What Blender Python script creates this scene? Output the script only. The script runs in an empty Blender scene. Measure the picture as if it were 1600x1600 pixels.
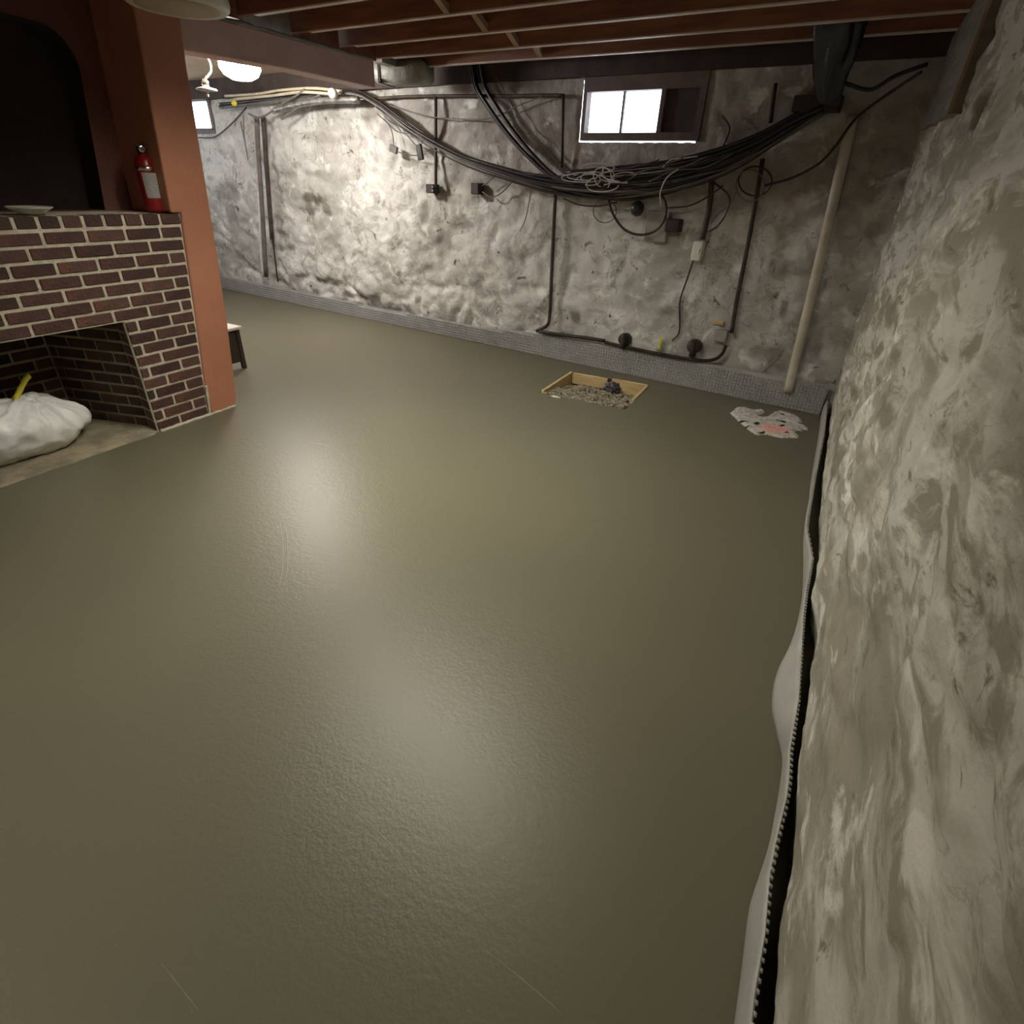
import bpy, bmesh, math, random
from mathutils import Vector, Matrix, noise
random.seed(7)
scene = bpy.context.scene
COL = scene.collection

# ------------------------------------------------------------------ camera
F = 850.0                       # focal length in pixels of the 1600 px frame
CAM_H = 1.5
# columns: camera right / down / forward in world axes (x right, y into the room, z up)
RM = Matrix(((0.8864490137923029, 0.2677218558688732, -0.37753563253920774),
             (0.4612222180331937, -0.44313507222797044, 0.7687036967219896),
             (0.03849950050578017, -0.8555444556840034, -0.5162959159330701)))
CAM = Vector((0, 0, CAM_H))
cam_d = bpy.data.cameras.new('camera')
cam_d.sensor_width = 36.0
cam_d.lens = F / 1600.0 * 36.0
cam_d.clip_start = 0.02
cam = bpy.data.objects.new('camera', cam_d)
COL.objects.link(cam)
m = Matrix.Identity(4)
for r in range(3):
    m[r][0] = RM[r][0]
    m[r][1] = -RM[r][1]
    m[r][2] = -RM[r][2]
    m[r][3] = CAM[r]
cam.matrix_world = m
scene.camera = cam

# ------------------------------------------------------------------ world, view, light levels
world = bpy.data.worlds.new('overcast_sky')
scene.world = world
world.use_nodes = True
bg = world.node_tree.nodes['Background']
bg.inputs[0].default_value = (0.86, 0.93, 1.0, 1)
bg.inputs[1].default_value = 7.0
vs = scene.view_settings
vs.view_transform = 'Standard'
vs.look = 'None'
vs.gamma = 1.0
vs.use_curve_mapping = False
vs.exposure = 0.0
LAMP_STRENGTH = 185.0           # glowing lamp in the bay beyond the red pillar
FILL_LIGHTS = [((-1.95, 2.405), 108.0), ((-1.55, 1.935), 74.0), ((-2.0, -1.17), 80.0)]   # added, unseen strip lights in the joist bays, to light the room
try:
    scene.cycles.use_denoising = True
    scene.cycles.max_bounces = 8
    scene.cycles.diffuse_bounces = 5
    scene.cycles.sample_clamp_indirect = 4.0
    scene.cycles.caustics_reflective = False
    scene.cycles.caustics_refractive = False
except Exception:
    pass

# ------------------------------------------------------------------ helpers: points
WA = Vector((0.38569706, 4.90402123, 0.0))          # foot of the corner of back and right wall
WD = Vector((-0.99425227, 0.10706274, 0.0))         # along the back wall to the left
WN = Vector((-0.10706274, -0.99425227, 0.0))        # out of the back wall into the room

def ray(x, y):
    return RM @ Vector((x - 800.0, y - 800.0, F))

def on_axis(x, y, ax, v):
    r = ray(x, y)
    return CAM + r * ((v - CAM[ax]) / r[ax])

def on_floor(x, y, z=0.0):
    return on_axis(x, y, 2, z)

def on_back(x, y, off=0.0):
    r = ray(x, y)
    return CAM + r * (((WA + WN * off - CAM).dot(WN)) / r.dot(WN))

def wall_pt(s, z, off=0.0):
    return WA + WD * s + WN * off + Vector((0, 0, z))

# ------------------------------------------------------------------ helpers: materials
MATS = {}

def new_mat(name):
    mt = bpy.data.materials.new(name)
    mt.use_nodes = True
    MATS[name] = mt
    nt = mt.node_tree
    return mt, nt, nt.nodes['Principled BSDF']

def col4(c):
    return (c[0], c[1], c[2], 1.0)

def noise_node(nt, coord, scale, detail=4, rough=0.55, distort=0.0):
    n = nt.nodes.new('ShaderNodeTexNoise')
    n.inputs['Scale'].default_value = scale
    n.inputs['Detail'].default_value = detail
    n.inputs['Roughness'].default_value = rough
    n.inputs['Distortion'].default_value = distort
    nt.links.new(coord, n.inputs['Vector'])
    return n.outputs['Fac']

def ramp(nt, fac, lo, hi):
    n = nt.nodes.new('ShaderNodeMapRange')
    n.inputs['From Min'].default_value = lo
    n.inputs['From Max'].default_value = hi
    n.interpolation_type = 'SMOOTHSTEP'
    nt.links.new(fac, n.inputs['Value'])
    return n.outputs['Result']

def mixc(nt, fac, a, b):
    n = nt.nodes.new('ShaderNodeMix')
    n.data_type = 'RGBA'
    if isinstance(fac, float):
        n.inputs[0].default_value = fac
    else:
        nt.links.new(fac, n.inputs[0])
    for i, v in ((6, a), (7, b)):
        if isinstance(v, tuple):
            n.inputs[i].default_value = col4(v)
        else:
            nt.links.new(v, n.inputs[i])
    return n.outputs[2]

def obj_coord(nt, stretch=None):
    n = nt.nodes.new('ShaderNodeTexCoord')
    out = n.outputs['Object']
    if stretch:
        mp = nt.nodes.new('ShaderNodeMapping')
        mp.inputs['Scale'].default_value = stretch
        nt.links.new(out, mp.inputs['Vector'])
        out = mp.outputs['Vector']
    return out

def bump(nt, bsdf, fac, strength, dist=0.02):
    b = nt.nodes.new('ShaderNodeBump')
    b.inputs['Strength'].default_value = strength
    b.inputs['Distance'].default_value = dist
    nt.links.new(fac, b.inputs['Height'])
    nt.links.new(b.outputs['Normal'], bsdf.inputs['Normal'])

def simple(name, c1, c2=None, scale=8.0, rough=0.6, bmp=0.2, bscale=40.0, metal=0.0, stretch=None, rnd=0.0, spec=0.5, emit=None):
    mt, nt, b = new_mat(name)
    co = obj_coord(nt, stretch)
    c2 = c2 or tuple(v * 0.7 for v in c1)
    f = ramp(nt, noise_node(nt, co, scale, 5), 0.35, 0.65)
    c = mixc(nt, f, c1, c2)
    if rnd > 0:
        oi = nt.nodes.new('ShaderNodeObjectInfo')
        h = nt.nodes.new('ShaderNodeHueSaturation')
        mr = nt.nodes.new('ShaderNodeMapRange')
        mr.inputs['To Min'].default_value = 1 - rnd
        mr.inputs['To Max'].default_value = 1 + rnd
        nt.links.new(oi.outputs['Random'], mr.inputs['Value'])
        nt.links.new(mr.outputs['Result'], h.inputs['Value'])
        nt.links.new(c, h.inputs['Color'])
        c = h.outputs['Color']
    nt.links.new(c, b.inputs['Base Color'])
    b.inputs['Roughness'].default_value = rough
    b.inputs['Metallic'].default_value = metal
    b.inputs['Specular IOR Level'].default_value = spec
    if bmp > 0:
        bump(nt, b, noise_node(nt, co, bscale, 4), bmp)
    if emit:
        b.inputs['Emission Color'].default_value = col4(emit[0])
        b.inputs['Emission Strength'].default_value = emit[1]
    return mt

def plaster(name, light, mid, dark, thr=(0.50, 0.62), stain=(0.60, 0.70), scale=1.0, stretch=None, vein=0.8, fine_bump=0.5, bare=None):
    mt, nt, b = new_mat(name)
    co = obj_coord(nt, stretch)
    c = mixc(nt, ramp(nt, noise_node(nt, co, 1.3 * scale, 6, 0.6, 0.6), *thr), light, mid)
    c = mixc(nt, ramp(nt, noise_node(nt, co, 4.5 * scale, 6, 0.62, 1.0), 0.50, 0.62), c, mid)
    big = ramp(nt, noise_node(nt, co, 2.3 * scale, 9, 0.72, 0.5), *stain)
    c = mixc(nt, big, c, dark)
    sm = ramp(nt, noise_node(nt, co, 9.0 * scale, 6, 0.7, 0.8), stain[0] + 0.02, stain[1])
    c = mixc(nt, sm, c, dark)
    # thin dirty cracks, only in some zones
    n1 = noise_node(nt, co, 3.4 * scale, 5, 0.6, 0.9)
    sub = nt.nodes.new('ShaderNodeMath')
    sub.operation = 'SUBTRACT'
    nt.links.new(n1, sub.inputs[0])
    sub.inputs[1].default_value = 0.5
    ab = nt.nodes.new('ShaderNodeMath')
    ab.operation = 'ABSOLUTE'
    nt.links.new(sub.outputs[0], ab.inputs[0])
    line_ = ramp(nt, ab.outputs[0], 0.016, 0.003)
    zone = ramp(nt, noise_node(nt, co, 1.7 * scale, 3), 0.46, 0.58)
    mu = nt.nodes.new('ShaderNodeMath')
    mu.operation = 'MULTIPLY'
    nt.links.new(line_, mu.inputs[0])
    nt.links.new(zone, mu.inputs[1])
    mu2 = nt.nodes.new('ShaderNodeMath')
    mu2.operation = 'MULTIPLY'
    nt.links.new(mu.outputs[0], mu2.inputs[0])
    mu2.inputs[1].default_value = vein
    c = mixc(nt, mu2.outputs[0], c, dark)
    if bare:
        at = nt.nodes.new('ShaderNodeAttribute')
        at.attribute_name = 'bare'
        c = mixc(nt, at.outputs['Fac'], c, mixc(nt, ramp(nt, noise_node(nt, co, 6, 6, 0.62, 0.6), 0.4, 0.62), bare, tuple(x * 0.72 for x in bare)))
    pale = tuple(min(1.0, x * 1.22) for x in light)
    c = mixc(nt, ramp(nt, noise_node(nt, co, 4.2 * scale, 7, 0.62, 0.5), 0.55, 0.66), c, pale)
    at2 = nt.nodes.new('ShaderNodeAttribute')
    at2.attribute_name = 'stain'
    c = mixc(nt, at2.outputs['Fac'], c, dark)
    nt.links.new(c, b.inputs['Base Color'])
    b.inputs['Roughness'].default_value = 0.82
    b.inputs['Specular IOR Level'].default_value = 0.25
    bump(nt, b, noise_node(nt, co, 22, 8, 0.62), fine_bump, 0.03)
    return mt

def concrete():
    mt, nt, b = new_mat('wet_concrete')
    co = obj_coord(nt)
    c = mixc(nt, ramp(nt, noise_node(nt, co, 0.7, 1), 0.2, 0.8), (0.152, 0.142, 0.092), (0.136, 0.126, 0.088))
    c = mixc(nt, ramp(nt, noise_node(nt, co, 190, 2), 0.64, 0.78), c, (0.21, 0.195, 0.14))
    nt.links.new(c, b.inputs['Base Color'])
    b.inputs['Roughness'].default_value = 0.37
    b.inputs['Specular IOR Level'].default_value = 0.36
    add = nt.nodes.new('ShaderNodeMath')
    add.operation = 'ADD'
    nt.links.new(noise_node(nt, co, 75, 3, 0.6), add.inputs[0])
    nt.links.new(noise_node(nt, co, 30, 3, 0.5), add.inputs[1])
    bump(nt, b, add.outputs[0], 0.12, 0.01)
    return mt

CONC = concrete()
STONE = plaster('parged_stone', (0.64, 0.635, 0.61), (0.45, 0.44, 0.41), (0.14, 0.125, 0.10), (0.48, 0.62), (0.585, 0.68), 1.0, None, 0.4, 0.5, (0.43, 0.405, 0.385))
STONE_R = plaster('parged_stone_side', (0.66, 0.64, 0.57), (0.37, 0.345, 0.275), (0.24, 0.215, 0.16), (0.45, 0.60), (0.56, 0.70), 1.5, (1, 0.5, 1.35), 0.3, 0.3)
RED = simple('red_brown_paint', (0.48, 0.205, 0.125), (0.43, 0.18, 0.11), 3.0, 0.6, 0.25, 30)
RED_WALL = simple('dark_red_paint', (0.17, 0.062, 0.045), (0.13, 0.05, 0.036), 3.0, 0.7, 0.2, 30)
BEAM = simple('mauve_brown_paint', (0.66, 0.46, 0.42), (0.60, 0.41, 0.375), 4.0, 0.55, 0.25, 30)
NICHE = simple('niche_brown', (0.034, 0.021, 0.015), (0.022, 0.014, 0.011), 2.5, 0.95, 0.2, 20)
BRICK = simple('brown_brick', (0.115, 0.048, 0.036), (0.072, 0.036, 0.03), 14, 0.78, 0.5, 70, rnd=0.38)
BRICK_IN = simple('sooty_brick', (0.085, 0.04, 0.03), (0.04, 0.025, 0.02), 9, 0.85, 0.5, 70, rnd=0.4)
MORTAR = simple('mortar', (0.66, 0.60, 0.48), (0.52, 0.47, 0.38), 22, 0.9, 0.5, 90)
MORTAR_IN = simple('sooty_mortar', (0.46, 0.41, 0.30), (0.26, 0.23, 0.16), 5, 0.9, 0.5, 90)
SOOT = simple('soot', (0.01, 0.009, 0.008), (0.016, 0.014, 0.012), 6, 0.95, 0.2, 40)
HEARTH = simple('old_hearth', (0.34, 0.29, 0.20), (0.20, 0.17, 0.12), 7, 0.85, 0.5, 50)
WOOD = simple('joist_wood', (0.36, 0.15, 0.09), (0.23, 0.095, 0.055), 3.0, 0.6, 0.3, 30, stretch=(0.6, 8, 8), rnd=0.15)
WOOD_LT = simple('pale_strip_wood', (0.50, 0.36, 0.26), (0.38, 0.26, 0.18), 5, 0.7, 0.2, 30)
LIT_STRIP = simple('lit_edge_strip', (0.80, 0.72, 0.66), (0.66, 0.56, 0.50), 5, 0.6, 0.2, 30)  # pale tone standing for light on the joist undersides
DECK = simple('deck_wood', (0.10, 0.04, 0.022), (0.06, 0.025, 0.015), 3.0, 0.7, 0.3, 30, stretch=(8, 0.6, 8))
SILL = simple('dark_sill_wood', (0.06, 0.04, 0.033), (0.035, 0.025, 0.022), 5, 0.8, 0.3, 30)
PANEL = simple('tan_ceiling_panel', (0.50, 0.38, 0.25), (0.40, 0.30, 0.20), 3, 0.8, 0.2, 20)
FRAME = simple('window_frame_wood', (0.16, 0.12, 0.12), (0.11, 0.085, 0.085), 6, 0.6, 0.2, 40)
BOARD_DK = simple('dark_window_board', (0.075, 0.065, 0.072), (0.05, 0.042, 0.045), 3, 0.45, 0.1, 30)
FOAM = simple('white_foam', (0.82, 0.80, 0.76), (0.7, 0.68, 0.64), 20, 0.8, 0.4, 60)
MEMB = simple('grey_membrane', (0.42, 0.425, 0.43), (0.36, 0.365, 0.37), 6, 0.35, 0.05, 40)
MEMB_R = simple('light_grey_membrane', (0.47, 0.46, 0.43), (0.41, 0.40, 0.375), 10, 0.5, 0.1, 120)
BLACK = simple('black_cable', (0.018, 0.017, 0.018), (0.03, 0.028, 0.03), 12, 0.42, 0.1, 60, rnd=0.3)
GREYC = simple('grey_cable', (0.17, 0.15, 0.14), (0.11, 0.10, 0.095), 12, 0.5, 0.1, 60, rnd=0.3)
WHITEC = simple('white_wire', (0.75, 0.74, 0.72), (0.65, 0.64, 0.62), 12, 0.4, 0.0, 60)
CREAM = simple('cream_cable', (0.62, 0.55, 0.40), (0.5, 0.44, 0.33), 12, 0.5, 0.0, 60)
RUST = simple('rusty_conduit', (0.09, 0.065, 0.055), (0.05, 0.038, 0.034), 9, 0.65, 0.3, 60, metal=0.3)
DARKBOX = simple('dark_outlet_box', (0.05, 0.032, 0.03), (0.03, 0.02, 0.02), 9, 0.6, 0.2, 60)
IRON = simple('dark_iron', (0.03, 0.026, 0.022), (0.05, 0.04, 0.03), 9, 0.6, 0.3, 60, metal=0.5)
GREYPL = simple('grey_plate', (0.36, 0.35, 0.32), (0.28, 0.27, 0.25), 9, 0.6, 0.2, 60)
WHITEPL = simple('white_plastic', (0.82, 0.81, 0.76), (0.76, 0.75, 0.70), 9, 0.4, 0.0, 60)
PVC = simple('ivory_pipe', (0.64, 0.59, 0.48), (0.54, 0.49, 0.40), 6, 0.45, 0.1, 40)
YELLOW = simple('yellow_plastic', (0.75, 0.66, 0.06), (0.66, 0.56, 0.05), 9, 0.45, 0.0, 60)
PINE = simple('fresh_pine', (0.68, 0.52, 0.27), (0.56, 0.41, 0.20), 4, 0.65, 0.2, 40, stretch=(1.5, 9, 9))
GRAVEL = simple('gravel', (0.42, 0.37, 0.27), (0.17, 0.15, 0.11), 45, 0.85, 0.4, 90)
DIRT = simple('dark_gravel_bed', (0.06, 0.052, 0.04), (0.03, 0.027, 0.022), 12, 0.95, 0.5, 60)
PLASTIC = simple('black_plastic_sheet', (0.012, 0.013, 0.016), (0.02, 0.02, 0.025), 5, 0.22, 0.3, 25)
BAG = simple('white_bag_film', (0.86, 0.86, 0.85), (0.74, 0.74, 0.74), 3, 0.38, 0.25, 16)
EXT_RED = simple('extinguisher_red', (0.24, 0.010, 0.010), (0.20, 0.008, 0.008), 5, 0.3, 0.0, 40)
CHROME = simple('chrome', (0.75, 0.74, 0.72), (0.6, 0.6, 0.6), 5, 0.18, 0.0, 40, metal=1.0)
CHROME_D = simple('silver_sleeve', (0.42, 0.41, 0.39), (0.2, 0.2, 0.19), 14, 0.35, 0.5, 30, metal=0.7)
LABEL = simple('grey_label', (0.38, 0.38, 0.37), (0.30, 0.30, 0.30), 40, 0.5, 0.0, 40, stretch=(1, 1, 5))
DISH = simple('white_enamel', (0.66, 0.66, 0.58), (0.6, 0.6, 0.53), 4, 0.4, 0.05, 30)
DISH_IN = simple('beige_diffuser', (0.48, 0.40, 0.30), (0.42, 0.35, 0.26), 4, 0.6, 0.05, 30)
GREYBOARD = simple('weathered_board', (0.27, 0.25, 0.22), (0.19, 0.175, 0.155), 4, 0.8, 0.3, 40, stretch=(1, 1, 6))
DUCT = simple('grey_green_wrap', (0.40, 0.42, 0.38), (0.24, 0.25, 0.22), 5, 0.5, 0.4, 18)
SPLAT = None
GLOW = simple('lamp_glow', (1, 0.95, 0.85), None, 5, 0.5, 0.0, emit=((1.0, 0.95, 0.88), LAMP_STRENGTH))

def patch_mat(center):
    mt, nt, b = new_mat('pale_mortar_splash')
    co = obj_coord(nt)
    c = mixc(nt, ramp(nt, noise_node(nt, co, 16, 5, 0.6, 0.6), 0.4, 0.62), (0.70, 0.66, 0.62), (0.52, 0.49, 0.45))
    c = mixc(nt, ramp(nt, noise_node(nt, co, 24, 3), 0.66, 0.72), c, (0.10, 0.09, 0.07))
    vm = nt.nodes.new('ShaderNodeVectorMath')
    vm.operation = 'DISTANCE'
    nt.links.new(co, vm.inputs[0])
    vm.inputs[1].default_value = center
    ad = nt.nodes.new('ShaderNodeMath')
    ad.operation = 'MULTIPLY_ADD'
    nt.links.new(noise_node(nt, co, 22, 3), ad.inputs[0])
    ad.inputs[1].default_value = 0.10
    nt.links.new(vm.outputs['Value'], ad.inputs[2])
    c = mixc(nt, ramp(nt, ad.outputs[0], 0.19, 0.10), c, (0.86, 0.44, 0.39))
    nt.links.new(c, b.inputs['Base Color'])
    b.inputs['Roughness'].default_value = 0.85
    bump(nt, b, noise_node(nt, co, 45, 5), 0.5)
    return mt

def glass_mat():
    mt, nt, b = new_mat('window_glass')
    tr = nt.nodes.new('ShaderNodeBsdfTransparent')
    gl = nt.nodes.new('ShaderNodeBsdfGlossy')
    gl.inputs['Roughness'].default_value = 0.05
    mx = nt.nodes.new('ShaderNodeMixShader')
    mx.inputs[0].default_value = 0.06
    nt.links.new(tr.outputs[0], mx.inputs[1])
    nt.links.new(gl.outputs[0], mx.inputs[2])
    nt.links.new(mx.outputs[0], nt.nodes['Material Output'].inputs['Surface'])
    return mt
GLASS = glass_mat()

# ------------------------------------------------------------------ helpers: objects
def obj(name, verts, faces, mat, parent=None, smooth=False):
    me = bpy.data.meshes.new(name)
    me.from_pydata([tuple(v) for v in verts], [], faces)
    me.update()
    bm = bmesh.new()
    bm.from_mesh(me)
    bmesh.ops.recalc_face_normals(bm, faces=bm.faces)
    bm.to_mesh(me)
    bm.free()
    if smooth:
        me.polygons.foreach_set('use_smooth', [True] * len(me.polygons))
    me.materials.append(mat)
    o = bpy.data.objects.new(name, me)
    COL.objects.link(o)
    if parent is not None:
        o.parent = parent
        o.matrix_parent_inverse = Matrix.Translation(-parent.location) if parent.type == 'EMPTY' else Matrix.Identity(4)
    return o

def tag(o, label, cat, group=None):
    o['label'] = label
    o['category'] = cat
    if group:
        o['group'] = group
    return o

def thing(name, label, cat, loc, group=None):
    o = bpy.data.objects.new(name, None)
    COL.objects.link(o)
    o.location = loc
    o.empty_display_size = 0.1
    return tag(o, label, cat, group)

def struct(o):
    o['kind'] = 'structure'
    return o

class MB:
    """collects shapes into one mesh"""
    def __init__(self):
        self.v, self.f = [], []
    def add(self, verts, faces):
        n = len(self.v)
        self.v += [Vector(p) for p in verts]
        self.f += [tuple(i + n for i in f) for f in faces]
        return self
    def box(self, lo, hi, mat=None):
        (x0, y0, z0), (x1, y1, z1) = lo, hi
        vs_ = [Vector(p) for p in ((x0, y0, z0), (x1, y0, z0), (x1, y1, z0), (x0, y1, z0), (x0, y0, z1), (x1, y0, z1), (x1, y1, z1), (x0, y1, z1))]
        if mat:
            vs_ = [mat @ p for p in vs_]
        return self.add(vs_, [(0, 3, 2, 1), (4, 5, 6, 7), (0, 1, 5, 4), (1, 2, 6, 5), (2, 3, 7, 6), (3, 0, 4, 7)])
    def bevbox(self, lo, hi, b, mat=None):
        bm = bmesh.new()
        bmesh.ops.create_cube(bm, size=1.0)
        for v in bm.verts:
            v.co = Vector([(lo[i] + hi[i]) / 2 + v.co[i] * (hi[i] - lo[i]) for i in range(3)])
        bmesh.ops.bevel(bm, geom=list(bm.edges), offset=b, segments=1, profile=0.5, affect='EDGES')
        bm.verts.index_update()
        vs_ = [(mat @ v.co) if mat else v.co.copy() for v in bm.verts]
        fs = [tuple(v.index for v in f.verts) for f in bm.faces]
        bm.free()
        return self.add(vs_, fs)
    def tube(self, pts, r, seg=8, caps=True):
        pts = [Vector(p) for p in pts]
        rs = r if isinstance(r, (list, tuple)) else [r] * len(pts)
        n = len(pts)
        t0 = (pts[1] - pts[0]).normalized()
        ref = Vector((0, 0, 1)) if abs(t0.z) < 0.9 else Vector((1, 0, 0))
        u = t0.cross(ref).normalized()
        vs_, fs = [], []
        for i in range(n):
            t = (pts[min(i + 1, n - 1)] - pts[max(i - 1, 0)])
            if t.length < 1e-9:
                t = t0
            t = t.normalized()
            u = (u - t * u.dot(t))
            if u.length < 1e-6:
                u = t.cross(Vector((1, 0.3, 0.2)))
            u.normalize()
            w = t.cross(u)
            for k in range(seg):
                a = 2 * math.pi * k / seg
                vs_.append(pts[i] + (u * math.cos(a) + w * math.sin(a)) * rs[i])
        for i in range(n - 1):
            for k in range(seg):
                k2 = (k + 1) % seg
                fs.append((i * seg + k, i * seg + k2, (i + 1) * seg + k2, (i + 1) * seg + k))
        if caps:
            fs.append(tuple(range(seg))[::-1])
            fs.append(tuple((n - 1) * seg + k for k in range(seg)))
        return self.add(vs_, fs)
    def lathe(self, prof, center, seg=24, axis=None):
        """prof: list of (radius, height)"""
        rot = Matrix.Identity(3)
        if axis is not None:
            rot = Vector((0, 0, 1)).rotation_difference(Vector(axis).normalized()).to_matrix()
        c = Vector(center)
        vs_, fs = [], []
        for (r, h) in prof:
            for k in range(seg):
                a = 2 * math.pi * k / seg
                vs_.append(c + rot @ Vector((r * math.cos(a), r * math.sin(a), h)))
        for i in range(len(prof) - 1):
            for k in range(seg):
                k2 = (k + 1) % seg
                fs.append((i * seg + k, i * seg + k2, (i + 1) * seg + k2, (i + 1) * seg + k))
        fs.append(tuple(range(seg))[::-1])
        fs.append(tuple((len(prof) - 1) * seg + k for k in range(seg)))
        return self.add(vs_, fs)
    def build(self, name, mat, parent=None, smooth=False):
        return obj(name, self.v, self.f, mat, parent, smooth)

def spline(pts, n=8):
    pts = [Vector(p) for p in pts]
    if len(pts) < 3:
        return [pts[0].lerp(pts[-1], i / n) for i in range(n + 1)]
    out = []
    q = [pts[0] * 2 - pts[1]] + pts + [pts[-1] * 2 - pts[-2]]
    for i in range(1, len(q) - 2):
        p0, p1, p2, p3 = q[i - 1:i + 3]
        for k in range(n):
            t = k / n
            out.append(0.5 * ((2 * p1) + (p2 - p0) * t + (2 * p0 - 5 * p1 + 4 * p2 - p3) * t * t + (3 * p1 - p0 - 3 * p2 + p3) * t ** 3))
    out.append(pts[-1])
    return out

def fbm(x, y, z, octv=4):
    return noise.fractal(Vector((x, y, z)), 1.0, 2.0, octv)

def lump(s, z, seed, sx=2.1, sz=2.9):
    wx = s * sx + 0.35 * noise.noise(Vector((s * 2.5, z * 2.5, seed + 3)))
    wz = z * sz + 0.35 * noise.noise(Vector((s * 2.5 + 9, z * 2.5, seed + 5)))
    d = noise.voronoi(Vector((wx, wz, seed)))[0]
    e = min((d[1] - d[0]) / 0.35, 1.0)
    return e * e * (3 - 2 * e)

# ================================================================== THE SETTING
# ---- floor with the square opening of the sump pit
PX0, PX1, PY0, PY1 = -1.80, -1.05, 4.09, 4.80
xs = [-8.6, PX0, PX1, 0.75]
ys = [-2.7, PY0, PY1, 6.3]
v, f = [], []
for yy in ys:
    for xx in xs:
        v.append((xx, yy, 0))
for j in range(3):
    for i in range(3):
        if (i, j) != (1, 1):
            a = j * 4 + i
            f.append((a, a + 1, a + 5, a + 4))
floor = struct(obj('floor', v, f, CONC))
mb = MB()
mb.box((PX0 - 0.02, PY0 - 0.02, -0.24), (PX1 + 0.02, PY1 + 0.02, -0.20))
mb.box((PX0 - 0.05, PY0 - 0.05, -0.24), (PX0, PY1 + 0.05, -0.001))
mb.box((PX1, PY0 - 0.05, -0.24), (PX1 + 0.05, PY1 + 0.05, -0.001))
mb.box((PX0, PY0 - 0.05, -0.24), (PX1, PY0, -0.001))
mb.box((PX0, PY1, -0.24), (PX1, PY1 + 0.05, -0.001))
mb.build('pit_lining', DIRT, floor)

# trowel marks left in the wet surface
def mark(pix, r):
    pts = spline([on_floor(x, y, -r * 0.55) for x, y in pix], 10)
    n = len(pts)
    MB().tube(pts, [r * (0.25 + 0.75 * math.sin(math.pi * min(max((i + 0.5) / n, 0), 1))) for i in range(n)], 6).build('trowel_mark', CONC_L, floor, True)
CONC_L = simple('trowel_ridge', (0.24, 0.225, 0.16), (0.20, 0.185, 0.135), 30, 0.5, 0.2, 80)
mark([(483, 1212), (530, 1243), (590, 1300), (645, 1358), (670, 1380)], 0.0016)
mark([(735, 1470), (790, 1510), (850, 1560), (900, 1605)], 0.0022)
mark([(240, 1490), (280, 1540), (325, 1598)], 0.0014)
mark([(427, 780), (440, 830), (441, 890), (430, 940)], 0.0020)
mark([(434, 780), (447, 830), (449, 890), (438, 940)], 0.0018)
mark([(405, 702), (450, 692), (500, 694), (530, 704)], 0.0026)

# ---- back wall: rough parged stone, one displaced sheet with two window openings
W1 = (1.47, 2.47, 1.83, 2.235)      # s0,s1,z0,z1 of the near window opening
W2 = (7.72, 8.55, 1.93, 2.26)       # far window
S1, ZT, RES = 9.05, 2.44, 0.025
ns, nz = int(S1 / RES), int(ZT / RES)
v, f = [], []
for j in range(nz + 1):
    z = -0.06 + (ZT + 0.06) * j / nz
    for i in range(ns + 1):
        s = S1 * i / ns - 0.15
        damp = 1.0
        for (a, b_, c, d) in (W1, W2):
            dx = max(a - s, s - b_, 0)
            dz = max(c - z, z - d, 0)
            damp = min(damp, min(1.0, math.hypot(dx, dz) / 0.12))
        rough_ = 0.55 + 0.45 * min(max((s - 1.6) / 2.5, 0), 1)
        low = 1.0 + 0.7 * max(0, 1 - z / 1.0)
        dsp = rough_ * (0.024 * (lump(s, z, 4.0) - 0.7) * low + 0.010 * (lump(s, z, 11.0, 5.0, 7.5) - 0.6) * low) + 0.055 * fbm(s * 0.9, z * 1.1, 2.0, 3) * 0.6 + 0.010 * fbm(s * 7, z * 8, 7.0, 3)
        # ledge folds under the cables
        dsp += rough_ * 0.022 * math.sin(9.0 * (z - 0.22 * s) + 3 * noise.noise(Vector((s * 1.3, z * 1.5, 1)))) * max(0, min(1, (z - 1.2) / 0.4)) * max(0, min(1, (s - 3.0)))
        sj = s + (0.007 * noise.noise(Vector((z * 22, s, 3))) if damp < 0.3 else 0.0)
        zj = z + (0.004 * noise.noise(Vector((s * 18, z, 6))) if damp < 0.3 else 0.0)
        v.append(wall_pt(sj, zj, dsp * (0.15 + 0.85 * damp) - 0.015 * (1 - damp)))
for j in range(nz):
    for i in range(ns):
        s = S1 * (i + 0.5) / ns - 0.15
        z = -0.06 + (ZT + 0.06) * (j + 0.5) / nz
        if any(a < s < b_ and c < z < d for (a, b_, c, d) in (W1, W2)):
            continue
        a = j * (ns + 1) + i
        f.append((a, a + 1, a + ns + 2, a + ns + 1))
wb = struct(obj('wall_back', v, f, STONE, None, True))
def sstep(x):
    x = min(max(x, 0.0), 1.0)
    return x * x * (3 - 2 * x)
def add_attr(o, name, vals):
    at_ = o.data.attributes.new(name, 'FLOAT', 'POINT')
    at_.data.foreach_set('value', vals)
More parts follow.
